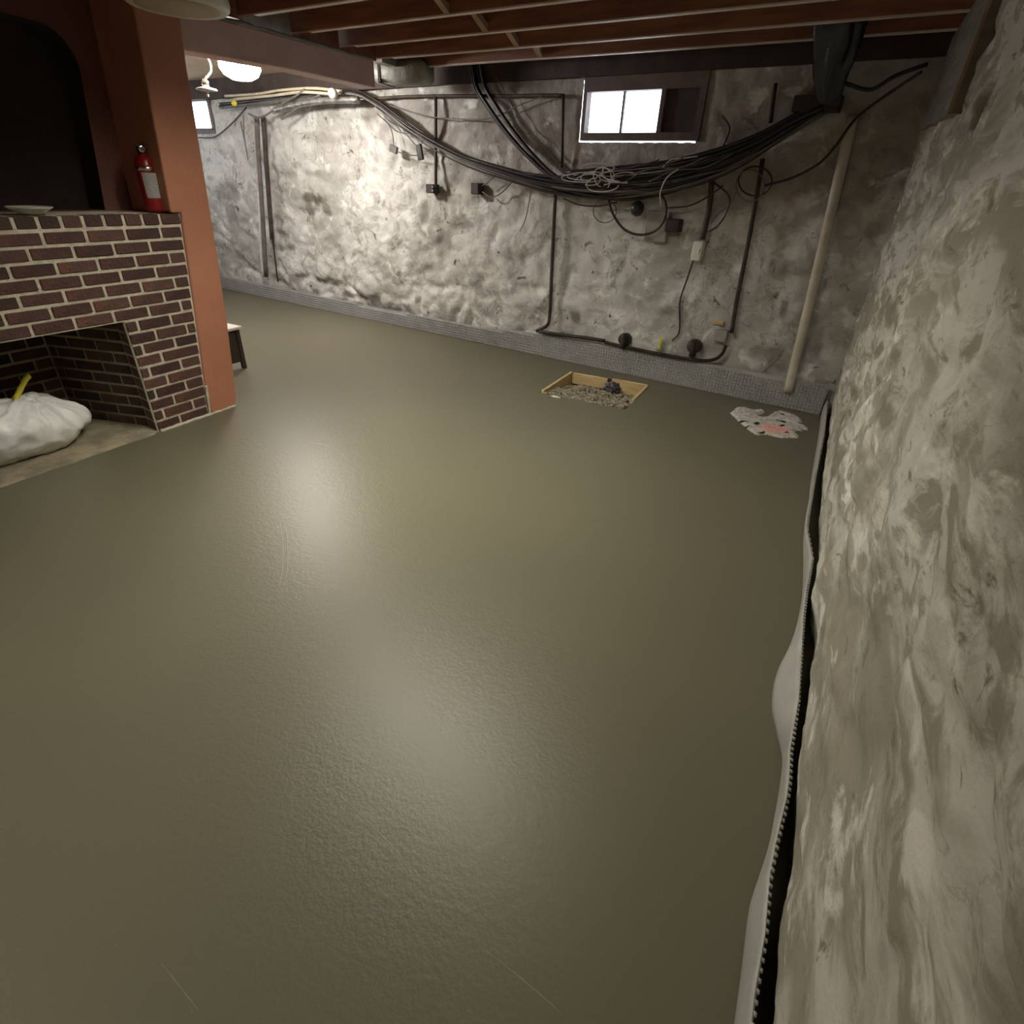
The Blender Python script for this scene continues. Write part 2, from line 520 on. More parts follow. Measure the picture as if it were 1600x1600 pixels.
# worn and dark patches of the paint: centre and radii measured on the photograph, set on the wall
BLOTS = [(490, 311, 24, 9, .95), (482, 325, 9, 14, .7), (508, 326, 8, 13, .7), (358, 300, 22, 20, .6), (362, 330, 10, 20, .5),
         (520, 440, 26, 6, .9), (560, 462, 36, 6, .85), (610, 478, 40, 5, .6), (470, 430, 14, 5, .7), (455, 388, 10, 5, .7),
         (722, 345, 10, 12, .5), (662, 330, 8, 20, .6), (692, 380, 12, 26, .4), (640, 255, 16, 6, .4), (898, 495, 7, 11, .75),
         (1042, 488, 13, 8, .5), (1066, 492, 12, 12, .5), (936, 487, 14, 5, .5), (1226, 478, 6, 20, .7), (1242, 420, 30, 14, .45),
         (1265, 440, 18, 60, .4), (1215, 562, 60, 20, .5), (1180, 545, 30, 8, .4), (1272, 540, 14, 40, .5), (1190, 400, 14, 10, .4),
         (560, 180, 60, 10, .45), (500, 215, 50, 8, .3), (760, 290, 40, 14, .35), (800, 400, 14, 40, .3), (430, 300, 8, 90, .35)]
bl = []
for (px, py, rx, ry, k_) in BLOTS:
    c_ = on_back(px, py)
    sc_ = (c_ - WA).dot(WD)
    rs = abs((on_back(px + rx, py) - on_back(px - rx, py)).dot(WD)) / 2
    rz = abs(on_back(px, py + ry).z - on_back(px, py - ry).z) / 2
    bl.append((sc_, c_.z, rs, rz, k_))
st_v, ba_v = [], []
for vv in wb.data.vertices:
    d_ = vv.co - WA
    s_, z_ = d_.dot(WD), vv.co.z
    n_ = noise.fractal(Vector((s_ * 6, z_ * 6, 3)), 1.0, 2.0, 4)
    best = 0.0
    for (a, b_, rs, rz, k_) in bl:
        if abs(s_ - a) < rs * 2.2 and abs(z_ - b_) < rz * 2.2:
            r_ = math.hypot((s_ - a) / rs, (z_ - b_) / rz)
            best = max(best, k_ * sstep((1.15 - r_ + 0.75 * n_) / 0.55))
    st_v.append(best)
    edge = 1.28 + 0.13 * max(0, s_ - 1.0)
    ba_v.append(0.85 * sstep((z_ - edge + 0.35 * n_) / 0.25) * sstep((5.2 - s_ + n_) / 0.8))
add_attr(wb, 'stain', st_v)
add_attr(wb, 'bare', ba_v)

# ---- right wall: rough sheet right beside the camera
RFOOT = [(4.85, .385), (4.14, .370), (3.53, .352), (2.83, .344), (2.50, .353), (2.07, .330), (1.88, .358), (1.62, .343), (1.44, .336), (1.23, .323), (1.09, .325), (.93, .328), (.80, .312), (.60, .315)]
def right_x(y, z):
    # hole knocked into the plaster near the board
    x = 0.352 - 0.010 * max(0, 2.2 - y) + 0.006 * max(0, y - 2.5)
    x += 0.045 * fbm(y * 0.8, z * 0.9, 21.0, 3) * 0.55
    x -= 0.018 * (lump(y, z, 31.0, 1.7, 2.6) - 0.6)
    x -= 0.008 * (lump(y, z, 41.0, 3.0, 6.5) - 0.6)
    x += 0.006 * fbm(y * 6, z * 7, 51.0, 4)
    hole = math.hypot((y - 3.02) / 0.16, (z - 1.82) / 0.075)
    x += 0.10 * max(0.0, 1 - hole ** 4) if hole < 1 else 0.0
    x -= 0.018 * max(0, 1 - z / 0.45)
    # ragged foot of the wall behind the membrane, undercut just above the floor
    tx = RFOOT[0][1] if y > RFOOT[0][0] else RFOOT[-1][1]
    for (a, b_), (c, d) in zip(RFOOT, RFOOT[1:]):
        if c <= y <= a:
            tx = b_ + (d - b_) * (y - a) / (c - a)
    w = min(max((0.55 - z) / 0.40, 0.0), 1.0)
    w = w * w * (3 - 2 * w)
    x = x * (1 - w) + (tx + 0.004 + 0.010 * fbm(y * 7, z * 8, 61.0, 3)) * w
    x += 0.03 * max(0.0, 1 - z / 0.13)
    return x
Y0, Y1, ZR = -2.6, 5.35, 2.5
ynodes = []
yy = Y0
while yy < Y1:
    ynodes.append(yy)
    yy += 0.05 if yy < 0.2 else (0.014 if yy < 3.4 else 0.022)
nzr = 170
v, f = [], []
for j in range(nzr + 1):
    z = -0.05 + (ZR + 0.05) * j / nzr
    for yy in ynodes:
        v.append((right_x(yy, z), yy, z))
nw = len(ynodes)
for j in range(nzr):
    for i in range(nw - 1):
        a = j * nw + i
        f.append((a, a + 1, a + nw + 1, a + nw))
wrt = struct(obj('wall_right', v, f, STONE_R, None, True))
bl = []
for (px, py, rx, ry, k_) in [(1386, 490, 10, 38, .8), (1366, 545, 6, 20, .8), (1396, 562, 8, 25, .7), (1384, 650, 15, 24, .9), (1330, 610, 6, 20, .6), (1310, 700, 10, 50, .8), (1335, 860, 7, 30, .6),
                             (1368, 960, 22, 50, .5), (1440, 846, 9, 12, .5), (1352, 930, 8, 30, .4), (1285, 1020, 8, 60, .6), (1262, 1290, 10, 40, .6), (1300, 1200, 8, 50, .4), (1480, 690, 16, 40, .3), (1425, 400, 14, 40, .4), (1460, 330, 10, 30, .3), (1520, 165, 14, 26, .9)]:  # last patch paints the shade inside the knocked hole
    c_ = on_axis(px, py, 0, 0.35)
    a_, b2 = on_axis(px + rx, py, 0, 0.35), on_axis(px - rx, py, 0, 0.35)
    d_, e_ = on_axis(px, py + ry, 0, 0.35), on_axis(px, py - ry, 0, 0.35)
    bl.append((c_.y, c_.z, max(abs(a_.y - b2.y), abs(d_.y - e_.y)) / 2, max(abs(d_.z - e_.z), abs(a_.z - b2.z)) / 2, k_))
st_v = []
for vv in wrt.data.vertices:
    y_, z_ = vv.co.y, vv.co.z
    n_ = noise.fractal(Vector((y_ * 7, z_ * 9, 13)), 1.0, 2.0, 4)
    best = 0.0
    for (a, b_, rs, rz, k_) in bl:
        if abs(y_ - a) < rs * 2.2 and abs(z_ - b_) < rz * 2.2:
            r_ = math.hypot((y_ - a) / rs, (z_ - b_) / rz)
            best = max(best, k_ * sstep((1.1 - r_ + 0.8 * n_) / 0.5))
    st_v.append(best)
add_attr(wrt, 'stain', st_v)

# ---- walls that close the room
struct(MB().box((-8.6, -2.7, -0.02), (0.75, -2.6, 2.6)).build('wall_rear', STONE))
struct(MB().box((-3.85, -2.6, -0.02), (-3.6, 0.45, 2.6)).build('wall_left', RED))
struct(MB().box((-8.5, 2.55, -0.02), (-3.96, 2.65, 2.6)).build('wall_partition', RED_WALL))
mb = MB()
mb.box((-8.45, 2.6, -0.02), (-8.3, 3.3, 2.6))
mb.box((-8.45, 5.2, -0.02), (-8.3, 6.1, 2.6))
mb.box((-8.45, 3.3, -0.02), (-8.3, 5.2, 1.2))
mb.box((-8.45, 3.3, 2.15), (-8.3, 5.2, 2.6))
struct(mb.build('wall_side', STONE))
# recessed wall above the mantel with an arched niche
bm = bmesh.new()
XR = -3.95
def loop(pts):
    vv = [bm.verts.new(p) for p in pts]
    return [bm.edges.new((vv[i], vv[(i + 1) % len(vv)])) for i in range(len(vv))], vv
arch = [(0.95, 1.268), (0.86, 1.7)]
for k in range(7):
    a = math.pi - (math.pi / 2) * k / 6
    arch.append((0.98 + 0.16 * math.cos(a), 1.97 + 0.165 * math.sin(a)))
arch += [(1.5, 2.15)]
for k in range(7):
    a = math.pi / 2 - (math.pi / 2) * k / 6
    arch.append((2.17 + 0.15 * math.cos(a), 1.955 + 0.175 * math.sin(a)))
arch += [(2.285, 1.7), (2.225, 1.268)]
e1, _ = loop([(XR, 0.40, 1.25), (XR, 2.50, 1.25), (XR, 2.50, 2.55), (XR, 0.40, 2.55)])
e2, inner = loop([(XR, y_, z_) for y_, z_ in arch])
bmesh.ops.triangle_fill(bm, use_beauty=True, edges=e1 + e2)
bad = [fc for fc in bm.faces if all(vv in inner for vv in fc.verts)]
bmesh.ops.delete(bm, geom=bad, context='FACES_ONLY')
me = bpy.data.meshes.new('wall_recess')
bm.to_mesh(me)
bm.free()
me.materials.append(RED_WALL)
wr = bpy.data.objects.new('wall_recess', me)
COL.objects.link(wr)
struct(wr)
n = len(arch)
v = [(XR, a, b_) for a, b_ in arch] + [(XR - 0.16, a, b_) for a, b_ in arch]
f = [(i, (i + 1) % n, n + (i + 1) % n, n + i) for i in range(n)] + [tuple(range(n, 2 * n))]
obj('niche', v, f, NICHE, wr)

# ---- ceiling: deck, joists, bridging strips, tan panel of the far bay
ceil = struct(MB().box((-8.6, -2.7, 2.54), (0.8, 6.3, 2.6)).build('ceiling', DECK))
JS = -0.075
joist_y = [3.17 + 0.445 * k for k in range(-12, 4)] + [4.90]
for jy in joist_y:
    x0, x1 = -3.72, 0.55
    def yj(x):
        return jy + (x + 3.4) * JS
    w = 0.04
    v = [(x0, yj(x0), 2.33), (x1, yj(x1), 2.33), (x1, yj(x1) + w, 2.33), (x0, yj(x0) + w, 2.33)]
    v += [(a, b_, 2.545) for a, b_, _ in v]
    obj('joist', v, [(0, 3, 2, 1), (4, 5, 6, 7), (0, 1, 5, 4), (1, 2, 6, 5), (2, 3, 7, 6), (3, 0, 4, 7)], WOOD, ceil)
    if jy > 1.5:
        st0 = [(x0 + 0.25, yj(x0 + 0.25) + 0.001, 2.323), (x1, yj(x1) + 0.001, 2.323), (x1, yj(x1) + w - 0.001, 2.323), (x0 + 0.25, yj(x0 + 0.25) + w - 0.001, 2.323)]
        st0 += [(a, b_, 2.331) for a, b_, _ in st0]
        obj('lit_underside_strip', st0, [(0, 3, 2, 1), (4, 5, 6, 7), (0, 1, 5, 4), (1, 2, 6, 5), (2, 3, 7, 6), (3, 0, 4, 7)], LIT_STRIP, ceil)  # added strip, paints the light along the joist underside
for i in range(6, len(joist_y) - 1):       # herringbone bridging between the joists
    for sgn, mt_ in ((1, WOOD), (-1, WOOD_LT)):
        xb = -2.25 + 0.05 * sgn
        ya, yb = joist_y[i] + (xb + 3.4) * JS + 0.04, joist_y[i + 1] + (xb + 3.4) * JS
        za, zb = (2.35, 2.50) if sgn > 0 else (2.50, 2.35)
        MB().add([(xb - .02, ya, za - .02), (xb + .02, ya, za - .02), (xb + .02, ya, za + .02), (xb - .02, ya, za + .02),
                  (xb - .02, yb, zb - .02), (xb + .02, yb, zb - .02), (xb + .02, yb, zb + .02), (xb - .02, yb, zb + .02)],
                 [(0, 1, 2, 3), (7, 6, 5, 4), (0, 4, 5, 1), (1, 5, 6, 2), (2, 6, 7, 3), (3, 7, 4, 0)]).build('bridging_strip', mt_, ceil)
for i in range(len(joist_y) - 1):          # blocking over the beam
    ya, yb = joist_y[i] - 0.3 * JS * 0 + 0.06, joist_y[i + 1] + 0.012
    MB().box((-3.70, ya, 2.31), (-3.63 + 0.02 * (i % 2), yb, 2.545)).build('blocking', GREYPL if i % 3 == 0 else WOOD, ceil)
MB().box((-8.5, 2.6, 2.44), (-3.7, 6.2, 2.47)).build('ceiling_panel', PANEL, ceil)
MB().box((-8.5, 3.42, 2.36), (-3.75, 3.47, 2.44)).build('ceiling_batten', PANEL, ceil)

# ---- sill plate on top of the back wall
mb = MB()
for s0, s1_ in ((-0.1, 8.7),):
    a = [wall_pt(s0, 2.25, 0.05), wall_pt(s1_, 2.25, 0.05), wall_pt(s1_, 2.25, -0.12), wall_pt(s0, 2.25, -0.12)]
    mb.add(a + [p + Vector((0, 0, 0.30)) for p in a], [(0, 1, 2, 3), (4, 5, 6, 7), (0, 1, 5, 4), (1, 2, 6, 5), (2, 3, 7, 6), (3, 0, 4, 7)])
struct(mb.build('trim_1', SILL))

# ---- windows
def wbox(mb_, s0, s1_, z0, z1, o0, o1):
    a = [wall_pt(s0, z0, o0), wall_pt(s1_, z0, o0), wall_pt(s1_, z0, o1), wall_pt(s0, z0, o1)]
    b_ = [wall_pt(s0, z1, o0), wall_pt(s1_, z1, o0), wall_pt(s1_, z1, o1), wall_pt(s0, z1, o1)]
    return mb_.add(a + b_, [(0, 1, 2, 3), (4, 5, 6, 7), (0, 1, 5, 4), (1, 2, 6, 5), (2, 3, 7, 6), (3, 0, 4, 7)])
def s_of(px, py):
    return (on_back(px, py) - WA).dot(WD)
gl, gr = s_of(916, 175), s_of(1030, 175)      # left and right edge of the glazing
gz0, gz1 = 1.885, 2.155
# true edges of the hole left in the wall grid
sl = [S1 * (i + 0.5) / ns - 0.15 for i in range(ns)]
hs1 = max(x for x in sl if W1[0] < x < W1[1]) + 0.5 * S1 / ns
zl = [-0.06 + (ZT + 0.06) * (j + 0.5) / nz for j in range(nz)]
hz0 = min(x for x in zl if W1[2] < x < W1[3]) - 0.5 * (ZT + 0.06) / nz
W1F = (W1[0], hs1 - 0.020, hz0 + 0.010, W1[3])     # frame leaves a gap to the daylight at its left and below
a0, a1, z0, z1 = W1F
mb = MB()
O0, O1 = -0.07, 0.012
wbox(mb, a0 - 0.02, a1, z0, gz0, O0, O1)
wbox(mb, a0 - 0.02, a1, gz1, z1 + 0.02, O0, O1)
wbox(mb, gl, a1, gz0, gz1, O0, O1)
wbox(mb, gr - 0.035, gr, gz0, gz1, O0, O1)
wbox(mb, a0 - 0.02, a0 + 0.03, gz0, gz1, O0, O1)
w1 = struct(mb.build('window_1', FRAME))
wbox(MB(), a0 + 0.03, gr - 0.035, gz0, gz1, -0.065, -0.02).build('dark_panel', BOARD_DK, w1)
mid = (gl + gr) / 2 + 0.01
wbox(MB(), mid - 0.008, mid + 0.008, gz0, gz1, -0.06, -0.035).build('glazing_bar', FRAME, w1)
wbox(MB(), mid + 0.008, gl, gz0, gz1, -0.050, -0.046).build('pane', GLASS, w1)
wbox(MB(), gr, mid - 0.008, gz0, gz1, -0.050, -0.046).build('pane', GLASS, w1)
a0, a1, z0, z1 = W2
mb = MB()
wbox(mb, a0 - .03, a1 + .03, z0 - .03, z0 + .03, -0.1, 0.0)
wbox(mb, a0 - .03, a1 + .03, z1 - .02, z1 + .03, -0.1, 0.0)
wbox(mb, a0 - .03, a0 + .03, z0, z1, -0.1, 0.0)
wbox(mb, a1 - .03, a1 + .03, z0, z1, -0.1, 0.0)
w2 = struct(mb.build('window_2', FRAME))
wbox(MB(), a0 + .03, a1 - .03, z0 + .03, z1 - .02, -0.05, -0.045).build('pane', GLASS, w2)
mb = MB()
mb.box((-8.42, 3.3, 1.2), (-8.33, 5.2, 1.25)).box((-8.42, 3.3, 2.1), (-8.33, 5.2, 2.15)).box((-8.42, 3.3, 1.25), (-8.33, 3.36, 2.1)).box((-8.42, 5.14, 1.25), (-8.33, 5.2, 2.1)).box((-8.42, 4.22, 1.25), (-8.33, 4.28, 2.1))
w3 = struct(mb.build('added_window', FRAME))  # unseen window, added to bring cool daylight into the far bay
MB().box((-8.385, 3.36, 1.25), (-8.38, 4.22, 2.1)).build('pane', GLASS, w3)
MB().box((-8.385, 4.28, 1.25), (-8.38, 5.14, 2.1)).build('pane', GLASS, w3)

# ================================================================== BIG THINGS
# ---- red pillar and header beam
def prism_x(poly, x0, x1):
    n_ = len(poly)
    v_ = [(x0, a, b_) for a, b_ in poly] + [(x1, a, b_) for a, b_ in poly]
    f_ = [tuple(range(n_)), tuple(range(n_, 2 * n_))] + [(i, (i + 1) % n_, n_ + (i + 1) % n_, n_ + i) for i in range(n_)]
    return v_, f_
left_edge = lambda z: 2.305 + 0.122 * z
poly = [(2.325, 0.0), (left_edge(0.07), 0.07), (left_edge(0.6), 0.6), (left_edge(1.268), 1.268), (2.392, 1.268), (2.43, 1.75), (2.478, 2.33), (2.75, 2.33), (2.715, 2.0), (2.66, 1.2), (2.61, 0.6), (2.545, 0.06), (2.52, 0.0)]
v, f = prism_x(poly, -3.572, -3.96)
pil = tag(obj('pillar', v, f, RED), 'orange-red painted pillar standing between the brick fireplace and the open bay', 'pillar')
bv = pil.modifiers.new('edge', 'BEVEL')
bv.width = 0.012
bv.segments = 2
bv.limit_method = 'ANGLE'
poly = [(2.66, 2.085), (3.5, 2.115), (4.43, 2.125), (4.43, 2.30), (3.5, 2.285), (2.66, 2.27)]
v, f = prism_x(poly, -3.585, -3.75)
bmn = tag(obj('header_beam', v, f, BEAM), 'mauve-brown painted header beam over the opening beside the red pillar', 'beam')
bv = bmn.modifiers.new('edge', 'BEVEL')
bv.width = 0.008
bv.segments = 2
pts = [Vector((-3.60 + 0.01 * math.sin(i * 1.7), 2.75 + i * 0.055, 2.283 + 0.02 * i / 30 + 0.012 * noise.noise(Vector((i * 0.7, 0, 0))))) for i in range(31)]
MB().tube(pts, [0.016 + 0.007 * noise.noise(p * 9) for p in pts], 6).build('mortar_bead', GREYPL, bmn, True)

# ---- brick fireplace
fp = thing('fireplace', 'brown brick fireplace with pale mortar and a low dark firebox', 'fireplace', (-3.75, 1.4, 0))
COURSE = 1.268 / 18
YL, OPL, OPR, OPT = 0.45, 0.94, 1.93, COURSE * 10
FX = -3.58                                     # brick faces
mb = MB()
mb.box((-3.61, YL, 0), (FX - 0.007, OPL - 0.004, OPT))
OQ = OPR + 0.012
mb.add([(FX - .007, OQ, 0), (FX - .007, 2.303, 0), (FX - .007, left_edge(OPT), OPT), (FX - .007, OQ, OPT), (-3.61, OQ, 0), (-3.61, 2.303, 0), (-3.61, left_edge(OPT), OPT), (-3.61, OQ, OPT)],
       [(0, 1, 2, 3), (7, 6, 5, 4), (0, 4, 5, 1), (1, 5, 6, 2), (2, 6, 7, 3), (3, 7, 4, 0)])
mb.add([(FX - .007, YL, OPT), (FX - .007, left_edge(OPT), OPT), (FX - .007, 2.455, 1.262), (FX - .007, YL, 1.262), (-3.95, YL, OPT), (-3.95, left_edge(OPT), OPT), (-3.95, 2.455, 1.262), (-3.95, YL, 1.262)],
       [(0, 1, 2, 3), (7, 6, 5, 4), (0, 4, 5, 1), (1, 5, 6, 2), (2, 6, 7, 3), (3, 7, 4, 0)])
mb.build('mortar_body', MORTAR, fp)
brick_cache = {}
def brick(length, mat, M, name='brick', h=COURSE - 0.0155, d=0.075):
    key = (round(length, 3), mat.name, round(h, 3), d)
    if key not in brick_cache:
        t = MB().bevbox((-length / 2, -d / 2, -h / 2), (length / 2, d / 2, h / 2), 0.004)
        me_ = bpy.data.meshes.new(name)
        me_.from_pydata([tuple(p) for p in t.v], [], t.f)
        me_.materials.append(mat)
        brick_cache[key] = me_
    o = bpy.data.objects.new(name, brick_cache[key])
    COL.objects.link(o)
    o.parent = fp
    o.matrix_world = M
    o.matrix_parent_inverse = Matrix.Translation(-fp.location)
    o.matrix_basis = M
    return o
ROT_FRONT = Matrix.Rotation(math.radians(90), 4, 'Z')
def lay(y0, y1, z, off, unit, mat=BRICK):
    """bricks along the front between y0 and y1, joints at off + k*unit"""
    j = 0.017
    k = math.floor((y0 - off) / unit)
    edges = []
    y = off + k * unit
    while y < y1:
        a, b_ = max(y, y0), min(y + unit, y1)
        if y1 - b_ < 0.065:
            b_ = y1
        if a > y0 and a - y0 < 0.05 and y > y0:
            a = y0
        if y1 - a < 0.065 and a > y0:
            break
        if b_ - a > 0.035:
            L = b_ - a - j
            L = round(L / 0.005) * 0.005
            jit = random.uniform(-0.002, 0.003)
            brick(L, mat, Matrix.Translation((FX - 0.0375 + jit, (a + b_) / 2, z + random.uniform(-.0015, .0015))) @ Matrix.Rotation(random.uniform(-.006, .006), 4, 'X') @ ROT_FRONT)
        y += unit
for c in range(18):
    z = (c + 0.5) * COURSE
    off = 2.10 + (0.107 if c % 2 else 0.0) + random.uniform(-.012, .012)
    ye = left_edge(z) - 0.004
    if c == 17:
        lay(YL, ye + 0.004, z + 0.004, off, 0.108)
    elif z < OPT:
        lay(YL, OPL, z, off, 0.212)
        lay(OPR, ye, z, off, 0.212)
    else:
        lay(YL, ye, z, off, 0.212)
# firebox: short return, splayed jambs, back wall
def side_wall(p, q, z0c, z1c, mat, mmat, th, inner_off, nm, phase):
    """vertical brick face from p to q (xy), inner side on the left of p->q"""
    p, q = Vector((p[0], p[1], 0)), Vector((q[0], q[1], 0))
    d = (q - p).normalized()
    nrm = Vector((-d.y, d.x, 0)) * inner_off
    L = (q - p).length
    ang = math.atan2(d.y, d.x)
    a = [p, q, q - nrm * th, p - nrm * th]
    zt = z1c * COURSE + 0.07
    MB().add([x + Vector((0, 0, z0c * COURSE)) for x in a] + [x + Vector((0, 0, zt)) for x in a], [(0, 1, 2, 3), (4, 5, 6, 7), (0, 1, 5, 4), (1, 2, 6, 5), (2, 3, 7, 6), (3, 0, 4, 7)]).build(nm, mmat, fp)
    for c_ in range(z0c, z1c):
        t = -0.106 * ((c_ + phase) % 2)
        while t < L:
            a_, b_ = max(t, 0.004), min(t + 0.212, L - 0.004)
            if b_ - a_ > 0.03:
                ln = round((b_ - a_ - 0.012) / 0.005) * 0.005
                c0 = p + d * ((a_ + b_) / 2) + nrm * (0.006 - 0.03) + Vector((0, 0, (c_ + 0.5) * COURSE))
                brick(ln, mat, Matrix.Translation(c0) @ Matrix.Rotation(ang, 4, 'Z'), d=0.06)
            t += 0.212
side_wall((-3.592, 1.928), (-3.70, 1.949), 0, 10, BRICK, MORTAR_IN, 0.03, 1, 'return_mortar', 0)
side_wall((-3.70, 1.952), (-4.27, 1.79), 0, 10, BRICK_IN, MORTAR_IN, 0.08, 1, 'jamb_mortar', 1)
side_wall((-4.27, 1.79), (-4.27, 1.06), 0, 8, BRICK_IN, MORTAR_IN, 0.08, 1, 'back_mortar', 0)
side_wall((-4.27, 1.06), (-3.70, 0.915), 0, 10, BRICK_IN, MORTAR_IN, 0.08, 1, 'jamb_mortar', 1)
MB().box((-4.40, 0.85, OPT + 0.10), (-3.72, 2.03, OPT + 0.16)).build('smoke_shelf', SOOT, fp)
MB().box((-4.36, 0.95, 8 * COURSE), (-4.30, 1.92, OPT + 0.10)).build('fireback', SOOT, fp)
# hearth floor with a ragged front edge against the fresh concrete
v, f = [], []
N = 40
for i in range(N + 1):
    y_ = 0.90 + (1.97 - 0.90) * i / N
    xf = -3.566 + 0.014 * noise.noise(Vector((y_ * 9, 0, 3))) + (0.0 if y_ < 1.9 else -0.02)
    v += [(-4.3, y_, 0.012), (xf - 0.05, y_, 0.012), (xf, y_, 0.001), (xf, y_, -0.02), (-4.3, y_, -0.02)]
for i in range(N):
    for k in range(4):
        f.append((i * 5 + k, i * 5 + k + 1, i * 5 + 6 + k, i * 5 + 5 + k))
obj('hearth', v, f, HEARTH, fp, True)
# mortar smears along the foot of brickwork and pillar
pts = [Vector((-3.574, 1.94 + i * 0.02, 0.004 + 0.006 * noise.noise(Vector((i * 0.6, 2, 0))))) for i in range(30)]
MB().tube(pts, [0.011 + 0.006 * noise.noise(p * 25) for p in pts], 6).build('mortar_smear', MORTAR, fp, True)
pts = [Vector((-3.572, left_edge(z_ * 0.01), z_ * 0.01)) for z_ in range(0, 22)]
MB().tube(pts, [0.009 + 0.004 * noise.noise(p * 25) for p in pts], 6).build('mortar_smear', MORTAR, fp, True)

# ---- things on the mantel
ex = thing('fire_extinguisher', 'red fire extinguisher with grey label standing on the brick mantel', 'extinguisher', (-3.70, 2.385, 1.268))
E0 = Vector((-3.70, 2.385, 1.268))
MB().lathe([(0.045, 0), (0.054, 0.006), (0.055, 0.02), (0.055, 0.235), (0.050, 0.262), (0.036, 0.286), (0.020, 0.296), (0.018, 0.305)], E0, 28).build('cylinder', EXT_RED, ex, True)
MB().lathe([(0.0555, 0.215), (0.0575, 0.217), (0.0575, 0.233), (0.0555, 0.235)], E0, 28).build('band', CHROME, ex, True)
lb = MB()
v, f = [], []
for i in range(13):
    a = math.radians(-62 + 100 * i / 12)
    for zz in (0.075, 0.205):
        v.append(E0 + Vector((0.0562 * math.cos(a), 0.0562 * math.sin(a), zz)))
for i in range(12):
    f.append((2 * i, 2 * i + 2, 2 * i + 3, 2 * i + 1))
obj('label', v, f, LABEL, ex, True)
MB().lathe([(0.018, 0.30), (0.020, 0.305), (0.020, 0.335), (0.012, 0.345)], E0, 14).build('valve', IRON, ex, True)
g = MB().lathe([(0.017, 0), (0.019, 0.003), (0.019, 0.010), (0.015, 0.012)], E0 + Vector((0.018, -0.004, 0.322)), 16, (1, -0.25, 0)).build('gauge', CHROME, ex, True)
MB().lathe([(0.011, 0), (0.011, 0.002)], E0 + Vector((0.0295, -0.0068, 0.322)), 14, (1, -0.25, 0)).build('dial', BOARD_DK, g)
MB().bevbox((-0.012, -0.02, 0.0), (0.012, 0.06, 0.010), 0.003, Matrix.Translation(E0 + Vector((0, 0, 0.342))) @ Matrix.Rotation(0.35, 4, 'X')).build('lever', CHROME, ex)
MB().bevbox((-0.010, 0.0, 0.318), (0.010, 0.07, 0.328), 0.003, Matrix.Translation(E0)).build('handle', IRON, ex)
MB().tube(spline([E0 + Vector(p) for p in ((0.0, 0.018, 0.33), (0.03, 0.055, 0.315), (0.045, 0.062, 0.25), (0.035, 0.062, 0.14), (0.03, 0.06, 0.05))], 6), 0.0075, 8).build('hose', BLACK, ex, True)
MB().tube([E0 + Vector((0.034, 0.062, 0.085)), E0 + Vector((0.03, 0.062, 0.01))], 0.009, 8).build('nozzle', WHITEC, ex, True)
DC = Vector((-3.72, 1.72, 1.268))
MB_ = MB().lathe([(0.05, 0), (0.055, 0.004), (0.098, 0.028), (0.102, 0.034), (0.097, 0.034), (0.05, 0.012), (0.01, 0.010)], DC, 28)
tag(MB_.build('dish', DISH, None, True), 'shallow off-white oval dish lying on the brick mantel', 'dish')

# ---- white rubbish bag in the firebox
bag = thing('rubbish_bag', 'full white plastic rubbish bag with yellow drawstring slumped in the firebox', 'bag', (-3.90, 1.34, 0.012))
B0 = Vector((-3.92, 1.34, 0.012))
v, f = [], []
NU, NV = 96, 48
for j in range(NV + 1):
    t = math.pi * j / NV
    for i in range(NU):
        a = 2 * math.pi * i / NU
        d = Vector((math.sin(t) * math.cos(a), math.sin(t) * math.sin(a), math.cos(t)))
        sx, sy, sz = 0.225, 0.385, 0.175
        p = Vector((d.x * sx, d.y * sy, d.z * sz))
        # folds running from the gathered neck
        neck = Vector((0.02, 0.12, 0.19))
        rel = p - neck
        fa = math.atan2(rel.y, rel.x)
        fold = 0.011 * math.sin(fa * 9 + 2.5 * noise.noise(p * 6)) * min(1, rel.length / 0.2) + 0.010 * math.sin(fa * 17 + 4 * noise.noise(p * 9 + Vector((3, 0, 0))))
        p += d * (fold * (0.3 + 0.7 * max(0, d.z + 0.4)) + 0.05 * noise.noise(p * 4.5 + Vector((7, 1, 2))) - 0.022 * abs(noise.noise(p * 9 + Vector((1, 5, 2)))) - 0.012 * abs(noise.noise(p * 19)))
        if d.z > 0:
            q_ = math.exp(-((p - neck).length / 0.11) ** 2)
            p += (neck - p) * 0.25 * q_ + Vector((0, 0, 0.02 * q_))
        p.z = max(p.z + 0.135, 0.0)
        v.append(B0 + p)
for j in range(NV):
    for i in range(NU):
        i2 = (i + 1) % NU
        f.append((j * NU + i, j * NU + i2, (j + 1) * NU + i2, (j + 1) * NU + i))
obj('sack', v, f, BAG, bag, True)
tp = B0 + Vector((0.03, 0.13, 0.315))
rb = spline([B0 + Vector(p) for p in ((0.06, 0.02, 0.31), (0.03, 0.06, 0.345), (-0.01, 0.14, 0.40), (-0.02, 0.17, 0.415), (-0.03, 0.14, 0.39), (0.0, 0.08, 0.34), (0.02, 0.03, 0.31))], 6)
mbr = MB()
v, f = [], []
for p in rb:
    v += [p + Vector((0.012, 0, -0.012)), p + Vector((-0.012, 0, 0.012))]
for i in range(len(rb) - 1):
    f.append((2 * i, 2 * i + 2, 2 * i + 3, 2 * i + 1))
rib = obj('drawstring', v, f, YELLOW, bag, True)
sm = rib.modifiers.new('thick', 'SOLIDIFY')
sm.thickness = 0.003

